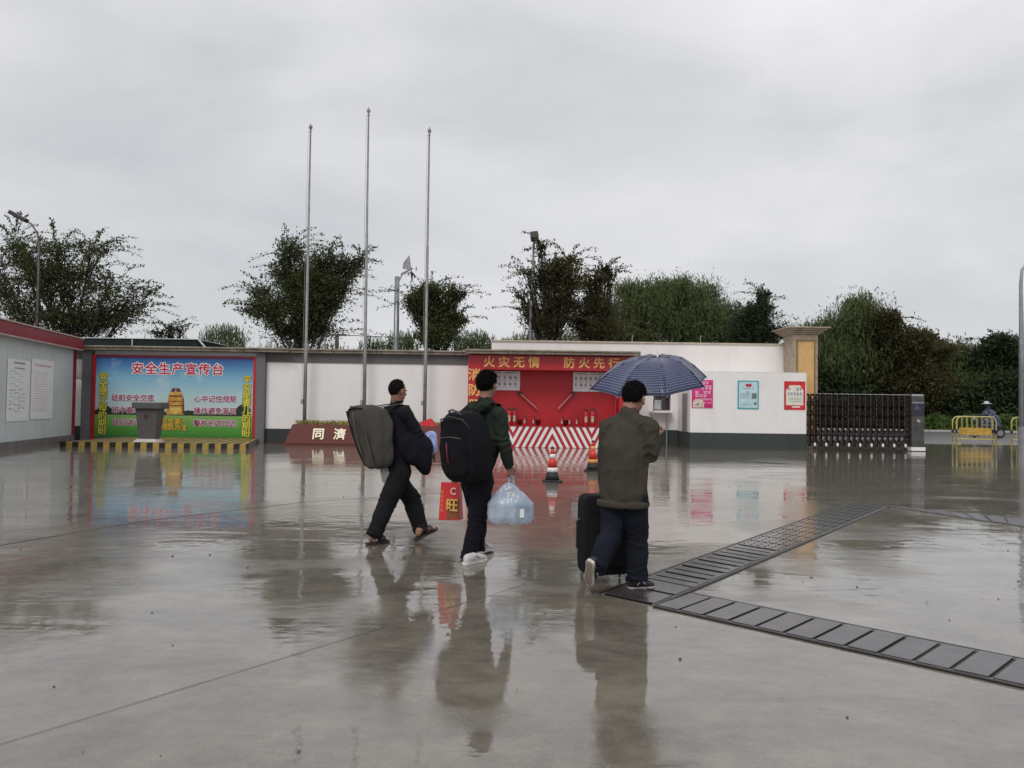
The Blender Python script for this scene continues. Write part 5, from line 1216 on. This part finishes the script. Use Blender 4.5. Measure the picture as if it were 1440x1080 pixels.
# suitcase
sc_ = Q3(850, 741, .36); ss = (Y3+.36)/FPX; hW, hD, hH = 35*ss, .12, 46*ss
sa = math.radians(12); ax, ay = Vector((math.cos(sa), math.sin(sa), 0)), Vector((-math.sin(sa), math.cos(sa), 0))
SU = empty('suitcase', (sc_.x, sc_.y, 0), 'large black wheeled suitcase standing beside the olive jacket man', 'suitcase')
zb = .065; zt = sc_.z+hH
body = MB().ell(Vector((sc_.x, sc_.y, (zb+zt)/2)), (hW, hD, (zt-zb)/2), M=Matrix((ax, ay, ZZ)).transposed(), nu=40, nv=28, e=.22).build('case_shell', fabric('suitcase_black', (.008, .008, .010)), SU, smooth=True)
MB().ell(Vector((sc_.x, sc_.y, (zb+zt)/2-.06))-ay*hD*.92, (hW*.8, .025, (zt-zb)/2*.62), M=Matrix((ax, ay, ZZ)).transposed(), nu=32, nv=20, e=.3).build('front_pocket', fabric('suitcase_black', (.008, .008, .010)), body, smooth=True)
cc = Vector((sc_.x, sc_.y, (zb+zt)/2)); w_, h_ = hW-.02, (zt-zb)/2-.02
MB().tube([cc+ax*(-w_)-ZZ*h_-ay*hD*.55, cc-ax*w_+ZZ*h_-ay*hD*.55, cc+ax*w_+ZZ*h_-ay*hD*.55, cc+ax*w_-ZZ*h_-ay*hD*.55], .007, n=6).build('piping', mat('zip_grey', (.05, .05, .055), .4), body)
for u, v in ((-.8, -.7), (.8, -.7), (-.8, .7), (.8, .7)):
    p = Vector((sc_.x, sc_.y, .034))+ax*hW*u+ay*hD*v; w = MB().lathe(p, [(.016, -.011), (.031, -.008), (.031, .008), (.016, .011)], 14, M=Matrix.Rotation(math.pi/2, 3, 'Y')).build('wheel', mat('wheel_grey', (.12, .12, .13), .4), SU)
    MB().box(tuple(p+Vector((-.022, -.02, .02))), tuple(p+Vector((.022, .02, .06)))).build('wheel_fork', mat('fork_silver', (.35, .35, .36), .35), w)
hp = wrL+Vector((0, 0, -.09))
MB().tube([Vector((hp.x, sc_.y, zt-.02))-ax*.07+ay*hD*.6, Vector((hp.x, hp.y, hp.z))-ax*.05, Vector((hp.x, hp.y, hp.z))+ax*.05, Vector((hp.x, sc_.y, zt-.02))+ax*.07+ay*hD*.6], .009, n=8).build('pull_handle', DSTEEL, SU)
MB().tube([cc-ax*hW*1.0+ZZ*.13, cc-ax*(hW+.03)+ZZ*.11, cc-ax*(hW+.03)-ZZ*.11, cc-ax*hW*1.0-ZZ*.13], .009, n=8).build('side_handle', BLACK, SU)
MB().box(tuple(cc+Vector((.02, -hD-.035, .18))), tuple(cc+Vector((.028, -hD-.03, .23)))).build('zip_pull', STEEL, SU)

# ---------------------------------------------------------------- scooter rider beyond the barriers
YR = 47.0
def QR(px, py, dy=0): return at(px, py, YR+dy)
gx = QR(1388, 600).x
SCO = empty('scooter', (gx, YR, 0), 'dark electric scooter ridden past behind the yellow barriers', 'scooter')
for k, x in enumerate((gx-.62, gx+.62)):
    wv = MB().lathe((x, YR, .24), [(.15, -.05), (.24, -.045), (.245, 0), (.24, .045), (.15, .05)], 20, M=Matrix.Rotation(math.pi/2, 3, 'X')).build('wheel', RUB, SCO)
    MB().lathe((x, YR, .24), [(.04, -.055), (.14, -.05), (.14, .05), (.04, .055)], 16, M=Matrix.Rotation(math.pi/2, 3, 'X')).build('rim', GALV, wv)
DKB = mat('scooter_paint', (.02, .025, .04), .3, coat=.5)
mb = MB(); mb.capsule([(gx-.1, YR, .34), (gx+.25, YR, .38), (gx+.62, YR, .62)], [(.13, .09), (.15, .12), (.14, .10)]); mb.capsule([(gx-.1, YR, .34), (gx-.35, YR, .45), (gx-.5, YR, .95)], [(.12, .06), (.14, .06), (.12, .06)]); mb.capsule([(gx+.1, YR, .72), (gx+.62, YR, .76)], [(.12, .06), (.12, .06)])
remesh(mb, 'body_shell', DKB, SCO, voxel=.025, smooth=2)
MB().tube([(gx-.48, YR-.3, 1.08), (gx-.5, YR, 1.03), (gx-.48, YR+.3, 1.08)], .022, n=6).build('handlebar', BLACK, SCO)
MB().ell((gx-.62, YR, .9), (.06, .09, .09), nu=12, nv=8).build('headlight', GALV, SCO, smooth=True)
RD = empty('person', (gx, YR, 0), 'scooter rider in a dark blue rain cape and pale hat beyond the yellow barrier', 'person')
hc = Vector((gx-.02, YR, 1.60)); HB = basis((-1, 0, -.1)); nk = Vector((gx+.05, YR, 1.42))
mb = MB(); add_head(mb, hc, HB, nk); pel = Vector((gx+.3, YR, .85)); R_v = Vector((0, 1, 0))
mb.capsule([pel, nk-ZZ*.1], [(.14, .11), (.17, .11)], ref=R_v)
for s in (-1, 1):
    mb.capsule([nk+R_v*.16*s-ZZ*.12, (gx-.15, YR+.24*s, 1.12), (gx-.46, YR+.28*s, 1.1)], [.05, .045, .035]); mb.capsule([pel+R_v*.09*s, (gx-.12, YR+.14*s, .82), (gx-.08, YR+.12*s, .42), (gx-.24, YR+.12*s, .40)], [.09, .07, .05, .045])
remesh(mb, 'body', mat('rider_dark_clothes', (.03, .03, .035), .7), RD, voxel=.02, smooth=2)
CAPE = mat('cape_blue', (.012, .035, .075), .35, var=.3, vscale=3, coat=.3)
mb = MB().capsule([(gx+.04, YR, 1.44), (gx+.08, YR, 1.2), (gx+.12, YR, .85), (gx+.12, YR, .72)], [(.10, .10), (.26, .27), (.44, .38), (.48, .40)], n=20)
remesh(mb, 'rain_cape', CAPE, RD, voxel=.025, smooth=2, disp=wrinkles(6, [], 2))
MB().lathe(hc+ZZ*.06, [(.24, -.01), (.23, .0), (.11, .02), (.10, .09), (.05, .12), (.005, .125)], 20).build('hat', mat('hat_pale', (.5, .5, .47), .6), RD, smooth=True)

for o_ in (SCO, RD): o_.scale = (1.22, 1.22, 1.22)
# ================================================================== VEGETATION
def leafmat(name, c1, c2, vs=1.2):
    M = bpy.data.materials.new(name); M.use_nodes = True; t = M.node_tree; t.nodes.clear(); l = t.links.new
    g = N(t, 'ShaderNodeNewGeometry'); no = N(t, 'ShaderNodeTexNoise'); no.inputs['Scale'].default_value = vs; no.inputs['Detail'].default_value = 3; l(g.outputs['Position'], no.inputs[0])
    ad = N(t, 'ShaderNodeMath', operation='ADD'); l(no.outputs[0], ad.inputs[0])
    rn = N(t, 'ShaderNodeMath', operation='MULTIPLY'); l(g.outputs['Random Per Island'], rn.inputs[0]); rn.inputs[1].default_value = .35; l(rn.outputs[0], ad.inputs[1])
    r = N(t, 'ShaderNodeValToRGB'); r.color_ramp.elements[0].position = .45; r.color_ramp.elements[1].position = .85; r.color_ramp.elements[0].color = (*c1, 1); r.color_ramp.elements[1].color = (*c2, 1); l(ad.outputs[0], r.inputs[0])
    d = N(t, 'ShaderNodeBsdfPrincipled'); d.inputs['Roughness'].default_value = .55; d.inputs['Specular IOR Level'].default_value = .25; l(r.outputs[0], d.inputs['Base Color'])
    tr = N(t, 'ShaderNodeBsdfTranslucent'); l(r.outputs[0], tr.inputs[0])
    mx = N(t, 'ShaderNodeMixShader'); mx.inputs[0].default_value = .38; l(d.outputs[0], mx.inputs[1]); l(tr.outputs[0], mx.inputs[2])
    o = N(t, 'ShaderNodeOutputMaterial'); l(mx.outputs[0], o.inputs[0]); return M
LFA = leafmat('leaf_dark_olive', (.024, .033, .012), (.09, .115, .036))
LFB = leafmat('leaf_rusty_green', (.026, .028, .012), (.11, .095, .036))
LFW = leafmat('leaf_willow', (.034, .052, .018), (.16, .20, .075))
LFD = leafmat('leaf_deep_green', (.016, .026, .012), (.055, .085, .030))
LFG = leafmat('leaf_reed', (.035, .06, .02), (.16, .20, .09), 2)
BARK = mat('bark', (.03, .024, .02), .8, var=.4, vscale=6, bump=.5)
def tree(label, px, Y, clumps, M, n=16000, size=.16, seed=1, wisp=.18, trunk_r=.14, fork=.32, group='trees behind the wall', name='broadleaf_tree', dens=1.0, willow=False, zbase=0, twn=26):
    rs = np.random.RandomState(seed); rd = random.Random(seed)
    base = at(px, 560, Y); base.z = zbase
    T = empty(name, base, label, 'tree', group)
    mpx = Y/FPX
    CL = []
    for (cx, cy, rx, ry) in clumps:
        c = at(cx, cy, Y); c.y = Y+rd.uniform(-.6, .6)*rx*mpx; CL.append((c, rx*mpx, max(rx, ry)*mpx*.8, ry*mpx))
    tot = sum(a*b for _, a, _, b in CL)
    zmax = max(c.z+rz for c, rx, ryy, rz in CL); H = zmax-zbase
    tr = MB()
    f = base+Vector((rd.uniform(-.1, .1), 0, H*fork)); tr.tube([base, base.lerp(f, .5)+Vector((.05, 0, 0)), f], [trunk_r*1.3, trunk_r, trunk_r*.85], n=8)
    LC_, LD_ = [], []
    for (c, rx, ryy, rz) in CL:
        st = base.lerp(f, rd.uniform(.6, 1)); end = Vector((c.x, c.y, c.z+rz*.3)); mid = st.lerp(end, .5)+Vector((rd.uniform(-.2, .2), rd.uniform(-.2, .2), -.15*abs(end.x-st.x)))
        limb = [st, st.lerp(mid, .5)*.5+(st*.75+mid*.25)*.5, mid, end]; limb[1] = st.lerp(mid, .5)
        tr.tube(limb, [trunk_r*.6, trunk_r*.45, trunk_r*.33, .02], n=6)
        k = max(5, int(twn*(rx*rz)/tot*len(CL)*1.0)); cnt = int(n*(.9 if willow else 1.25)*(rx*rz)/tot*dens)
        per = max(4, cnt//k)
        for j in range(k):
            u = rs.normal(size=3); u /= np.linalg.norm(u); u[2] = abs(u[2])*.9-.25*(rs.rand() < .5)
            q = 1.0 if rs.rand() > wisp else rs.uniform(1.1, 1.35)
            rr = q*rs.uniform(.75, 1.03)*(rs.uniform(.75, 1.2) if willow else 1)
            tgt = np.array([c.x+u[0]*rx*rr, c.y+u[1]*ryy*rr, c.z+u[2]*rz*rr])
            s_ = limb[1].lerp(end, rs.uniform(.25, 1)) if rs.rand() < .5 else mid.lerp(end, rs.rand())
            s_ = np.array(s_); L_ = np.linalg.norm(tgt-s_)
            mp_ = (s_+tgt)/2+np.array([0, 0, .12*L_]); 
            if q > 1: tgt[2] -= .05*L_
            if j % 2 == 0 or q > 1: tr.tube([Vector(s_), Vector(mp_), Vector(tgt)], [.028, .016, .006], n=4, cap=False)
            nn = int(per*(.45 if q > 1 else 1))
            t_ = rs.uniform(.2, 1.02, nn)[:, None]
            C = (1-t_)**2*s_+2*t_*(1-t_)*mp_+t_**2*tgt
            sp = (.06+.20*(1-t_))*min(rx, rz)*(.45 if q > 1 else 1.0)*1.3
            C = C+rs.normal(size=(nn, 3))*sp
            d = (tgt-s_)/max(L_, .01); D = d*.8+rs.normal(size=(nn, 3))*.6
            if willow:
                # hanging strands
                ns = max(3, nn//22)
                for a in range(ns):
                    tt = rs.uniform(.35, 1); p = (1-tt)**2*s_+2*tt*(1-tt)*mp_+tt**2*tgt+rs.normal(size=3)*.25*min(rx, rz)
                    ln = rs.uniform(.7, 2.0); m_ = 20; z = np.linspace(0, 1, m_)[:, None]
                    Q = p+np.hstack([d[0]*.35*z*ln*.5, d[1]*.35*z*ln*.5, .25*z-ln*z**1.3])+rs.normal(size=(m_, 3))*.05
                    LC_.append(Q); LD_.append(np.tile([d[0]*.3, 0, -1.], (m_, 1))+rs.normal(size=(m_, 3))*.3)
            else: LC_.append(C); LD_.append(D)
        for j in range(int(wisp*26) if not willow else 0):
            a_ = rs.uniform(0, 2*math.pi); el = rs.uniform(-.15, 1.2); v = np.array([math.cos(a_)*math.cos(el), math.sin(a_)*math.cos(el)*.7, math.sin(el)])
            s0 = np.array([c.x, c.y, c.z])+v*np.array([rx, ryy, rz])*.75; ln = rs.uniform(.6, 1.15)*min(2.2, .9*max(rx, rz)+.6)
            dr = v*np.array([1.25, 1, .9])+np.array([0, 0, .35]); dr /= np.linalg.norm(dr)
            m_ = int(ln*26); z_ = np.linspace(0, 1, m_)[:, None]
            Q = s0+dr*ln*z_+np.array([v[0]*.3, v[1]*.3, -.45])*ln*z_**2
            tr.tube([Vector(Q[0]), Vector(Q[m_//2]), Vector(Q[-1])], [.014, .009, .004], n=3, cap=False)
            LC_.append(Q+rs.normal(size=(m_, 3))*.055); LD_.append(np.tile(dr, (m_, 1))+rs.normal(size=(m_, 3))*.7)
        if not willow:
            # inner fill for a dense heart
            nn = int(cnt*.40); u = rs.normal(size=(nn, 3))*.38; C = np.array([c.x, c.y, c.z])+u*np.array([rx, ryy, rz]); LC_.append(C); LD_.append(rs.normal(size=(nn, 3)))
        else:
            nn = int(cnt*.6); u = rs.normal(size=(nn, 3))*.45; C = np.array([c.x, c.y, c.z-.1*rz])+u*np.array([rx, ryy, rz]); LC_.append(C); LD_.append(rs.normal(size=(nn, 3))*.5+np.array([0, 0, -1.]))
    tr.build('trunk', BARK, T)
    leaves('crown', np.concatenate(LC_), np.concatenate(LD_), size*(1 if willow else .8), M, T, rs=rs, aspect=.2 if willow else .5)
    return T
tree('wide spreading dark tree with wispy branches behind the prefab cabin', 90, 42, [(70, 400, 44, 38), (45, 375, 34, 36), (110, 395, 46, 40), (110, 450, 72, 34), (155, 440, 44, 34), (90, 355, 36, 22), (165, 408, 36, 20), (15, 345, 22, 30), (30, 440, 42, 30), (135, 352, 26, 18), (190, 432, 22, 24), (-15, 400, 30, 50), (75, 455, 60, 25)], LFA, n=17000, size=.16, seed=3, wisp=.6, twn=40)
tree('tall dark V-shaped tree behind the left flagpole', 425, 41, [(430, 430, 52, 50), (405, 352, 22, 30), (400, 385, 32, 30), (480, 375, 32, 26), (452, 375, 34, 28), (420, 465, 58, 28), (380, 440, 36, 30), (470, 410, 34, 30), (362, 410, 18, 18), (440, 400, 44, 34), (505, 365, 12, 14)], LFA, n=24000, size=.16, seed=5, wisp=.32, twn=44)
tree('smaller round dark tree between the middle and right flagpoles and the booth', 612, 42, [(612, 445, 36, 36), (605, 410, 26, 20), (640, 415, 16, 18), (585, 425, 20, 24), (620, 475, 36, 20), (642, 452, 18, 16)], LFA, n=17000, size=.15, seed=6, wisp=.28, twn=40)
tree('reddish green tree with flat layered boughs beside the square-headed lamp', 778, 40, [(782, 380, 32, 20), (765, 395, 24, 20), (800, 400, 30, 16), (790, 430, 36, 24), (760, 350, 12, 14), (800, 370, 22, 12), (745, 440, 20, 22), (740, 385, 14, 8), (770, 455, 30, 20), (735, 415, 10, 10)], LFB, n=12000, size=.16, seed=8, wisp=.3, trunk_r=.1, twn=34, dens=.85)
tree('sparse reddish tree between the layered tree and the willows', 838, 41, [(836, 400, 20, 18), (838, 430, 30, 24), (850, 385, 14, 12), (820, 450, 30, 24), (845, 465, 30, 18), (860, 388, 10, 8)], LFB, n=10000, size=.15, seed=9, wisp=.35, trunk_r=.09, twn=34, dens=.9)
wl = 'willow trees behind the tall wall'
tree('broad willow with hanging fronds, left one behind the tall wall', 900, 48, [(900, 430, 42, 32), (885, 405, 28, 16), (925, 410, 34, 24), (890, 465, 44, 22), (860, 450, 24, 26)], LFW, n=26000, size=.2, seed=11, willow=True, group=wl, name='willow_tree', twn=60)
tree('tallest willow with feathery top behind the middle of the tall wall', 955, 50, [(960, 420, 40, 32), (945, 402, 28, 16), (990, 415, 30, 26), (950, 460, 50, 28), (1005, 455, 40, 28), (960, 400, 16, 14)], LFW, n=30000, size=.2, seed=12, willow=True, group=wl, name='willow_tree', twn=64)
tree('low willow fading into the dark tree left of the tan pillar', 1025, 49, [(1020, 450, 30, 24), (1040, 462, 26, 20), (1010, 440, 24, 20)], LFW, n=14000, size=.2, seed=13, willow=True, group=wl, name='willow_tree', twn=50)
tree('thin-topped dark tree just left of the tan pillar', 1065, 42, [(1065, 440, 24, 22), (1050, 455, 20, 22), (1075, 465, 24, 16), (1075, 415, 12, 12), (1090, 470, 16, 10), (1040, 470, 20, 14)], LFD, n=12000, size=.14, seed=14, wisp=.35, twn=36)
tree('small twiggy shrub-like tree above the shed roof', 238, 44, [(238, 462, 14, 12), (228, 470, 12, 8), (254, 466, 8, 8)], LFD, n=700, size=.14, seed=15, wisp=.3, trunk_r=.05, twn=26)
gr_ = 'trees across the road'
R_ = [
 ('tall willow with drooping plume top right of the tan pillar', 1200, 66, [(1205, 450, 40, 36), (1210, 425, 24, 14), (1180, 460, 34, 26), (1200, 510, 56, 44), (1175, 500, 34, 40)], LFW, 42000, 21, True),
 ('dark rust-tinged tree beside the plume-topped willow', 1258, 64, [(1255, 470, 36, 26), (1240, 450, 26, 16), (1275, 490, 34, 30), (1250, 530, 52, 44), (1285, 545, 40, 40)], LFB, 36000, 22, False),
 ('rust-green tree standing over the gate motor', 1300, 65, [(1300, 485, 30, 26), (1310, 500, 26, 22), (1305, 540, 46, 44), (1322, 492, 16, 14)], LFB, 28000, 23, False),
 ('low bushy green tree above the yellow barriers', 1360, 68, [(1350, 500, 34, 24), (1380, 515, 36, 30), (1360, 550, 50, 40), (1340, 530, 30, 30)], LFW, 34000, 24, True),
 ('rounded green tree left of the right-edge lamp post', 1405, 66, [(1405, 488, 28, 22), (1395, 510, 34, 26), (1410, 550, 44, 36), (1425, 500, 24, 20)], LFD, 34000, 25, False),
 ('green tree at the right edge behind the lamp post', 1455, 67, [(1450, 490, 30, 24), (1460, 520, 40, 36), (1455, 560, 44, 30)], LFW, 26000, 26, True),
 ('dim willow filling the gap behind the tan pillar', 1150, 68, [(1150, 470, 30, 20), (1140, 500, 36, 30), (1160, 540, 40, 40)], LFW, 24000, 27, True),
 ('further tree beyond the right edge of the view', 1520, 66, [(1520, 480, 40, 30), (1510, 530, 50, 44)], LFD, 14000, 28, False)]
for lb, px, Y, cl, M, n, sd_, wlw in R_:
    tree(lb, px, Y, cl, M, n=n, size=.26 if not wlw else .3, seed=sd_, willow=wlw, group=gr_, name='willow_tree' if wlw else 'broadleaf_tree', wisp=.15, twn=70, trunk_r=.2)
# undergrowth beneath those trees, hedges and reeds above the wall
def mass(name, label, px0, px1, Y0, Y1, z0, ztop, n, size, M, seed, cat='undergrowth', up=0.0, aspect=.5):
    rs = np.random.RandomState(seed)
    px = rs.uniform(px0, px1, n); Y = rs.uniform(Y0, Y1, n); x = np.array([at(a, 580, b).x for a, b in zip(px, Y)])
    zt = ztop(px, rs, n); z = z0+(zt-z0)*rs.power(.9, n)
    C = np.stack([x, Y, z], 1); D = rs.normal(size=(n, 3)); D[:, 2] += up*3

    o = leaves(name, C, D, size, M, None, aspect=aspect, rs=rs); tag(o, label, cat, kind='stuff'); return o
_pw = parent_world
mass('undergrowth', 'dark tangled undergrowth beneath the trees across the road', 1120, 1620, 63.5, 70, .1, lambda p, rs, n: 4.2+.9*np.sin(p*.05)+rs.normal(size=n)*.3, 75000, .34, LFD, 31)
mass('verge_plants', 'bright green weeds along the far kerb', 1290, 1600, 61.6, 64, .1, lambda p, rs, n: .95+.25*np.sin(p*.13)+rs.rand(n)*.3, 24000, .2, leafmat('leaf_verge', (.05, .09, .02), (.15, .22, .06), 1), 32, 'plants', up=.5)
mass('undergrowth', 'dark leaves low behind the tall wall under the willows', 850, 1105, 44, 52, 2, lambda p, rs, n: 5.0+rs.normal(size=n)*.25, 30000, .26, LFD, 33)
def reeds(label, px0, px1, Y, py_top, seed, n):
    rs = np.random.RandomState(seed); C = []; D = []
    for i in range(n):
        px = rs.uniform(px0, px1); e = min(px-px0, px1-px)/(px1-px0)*2; h = at(px, py_top+rs.uniform(0, 14)+(1-min(1, e*2.2))*12, Y); b = h.z-rs.uniform(1.5, 2.5); ln = rs.normal()*.16
        m_ = 12; t = np.linspace(0, 1, m_)[:, None]
        C.append(np.hstack([h.x+ln*t**2+rs.normal()*0+rs.normal(size=(m_, 1))*.04, Y+rs.normal(size=(m_, 1))*.05+np.zeros((m_, 1))+rs.uniform(-1, 1), b+(h.z-b)*t])); D.append(np.tile([ln*.6, 0, 1.], (m_, 1))+rs.normal(size=(m_, 3))*.28)
    o = leaves('reeds', np.concatenate(C), np.concatenate(D), .26, LFG, None, aspect=.16, rs=rs); tag(o, label, 'reeds', kind='stuff')
reeds('pale reeds showing over the wall right of the shed roof', 285, 345, 46, 457, 41, 330)
reeds('reeds over the wall left of the fat grey sign post', 505, 545, 46, 474, 42, 190)
reeds('reeds between the sign post and the round tree', 545, 585, 46, 466, 43, 260)
reeds('pale reed clump over the wall left of the fire booth header', 640, 695, 46, 466, 44, 380)
reeds('reeds at the foot of the square-headed lamp', 705, 850, 46, 466, 45, 800)
reeds('sparse reeds under the round tree near the utility pole', 345, 500, 46, 480, 46, 350)
reeds('reeds over the wall beneath the cabin-side tree', 190, 290, 46, 474, 47, 220)
# yellow flowers behind the granite sign
rs = np.random.RandomState(9); n = 5000
C = np.stack([rs.uniform(xl+.2, xr-.2, n), rs.uniform(28.65, 28.85, n), .55+.28*rs.power(2, n)*(1+.15*np.sin(rs.uniform(0, 60, n)))], 1)
tag(leaves('yellow_flower_strip', C, rs.normal(size=(n, 3)), .05, leafmat('flower_yellow', (.25, .22, .05), (.62, .50, .18), 3), None, rs=rs, aspect=.8), 'strip of pale yellow flowers along the top of the granite sign', 'flowers', kind='stuff')
# red cloth at the foot of the right flagpole
mb = MB(); c = at(604, 596, 28.75); m_, k_ = 26, 14; vs = []; fs = []
for i in range(m_):
    for j in range(k_):
        u, v = i/(m_-1), j/(k_-1)
        x = c.x-.35+u*1.15; hh = .30*math.exp(-((u-.28)/.2)**2)+.07+.05*math.sin(u*19)*math.sin(v*3.1)
        z = c.z-.16+hh*math.sin(math.pi*v)+.03*noise.noise(Vector((u*9, v*6, 0))); vs.append((x, 28.62-.22+v*.36+.03*math.sin(u*23), max(z, .70)))
fs = [(i*k_+j, (i+1)*k_+j, (i+1)*k_+j+1, i*k_+j+1) for i in range(m_-1) for j in range(k_-1)]
o = mb.add(vs, fs).build('red_cloth', mat('red_cloth', (.5, .015, .02), .7, var=.2), None, smooth=True); tag(o, 'crumpled bright red cloth lying on the granite sign at the right flagpole', 'cloth')

# small litter lying on the wet concrete
rs = np.random.RandomState(77); n = 34; C = []; D = []
for i in range(n):
    x, y = rs.uniform(-7, 6), rs.uniform(2.6, 16); C.append((x, y, .006)); a_ = rs.uniform(0, 6.28); D.append((math.cos(a_), math.sin(a_), 0))
vs, fs = [], []; mb = MB()
for (x, y, z), d in zip(C, D):
    L_ = rs.uniform(.008, .02); w_ = L_*.4
    mb.add([(x-d[0]*L_, y-d[1]*L_, .005), (x-d[1]*w_, y+d[0]*w_, .012), (x+d[0]*L_, y+d[1]*L_, .007), (x+d[1]*w_, y-d[0]*w_, .010)], [(0, 1, 2, 3)])
tag(mb.build('fallen_leaves', mat('wet_fallen_leaf', (.10, .075, .03), .4, col2=(.05, .03, .02), vscale=1), None), 'scattered small wet fallen leaves on the concrete yard', 'leaves', kind='stuff')
mb = MB(); rs = np.random.RandomState(78)
for i in range(140):
    x, y = rs.uniform(-8, 8), rs.uniform(2.4, 18); r_ = rs.uniform(.004, .011); mb.ell((x, y, r_*.5), (r_, r_*.8, r_*.7), nu=6, nv=4)
tag(mb.build('pebbles', mat('pebble_grey', (.12, .11, .10), .6, var=.5), None), 'loose grit and pebbles on the concrete yard', 'pebbles', kind='stuff')
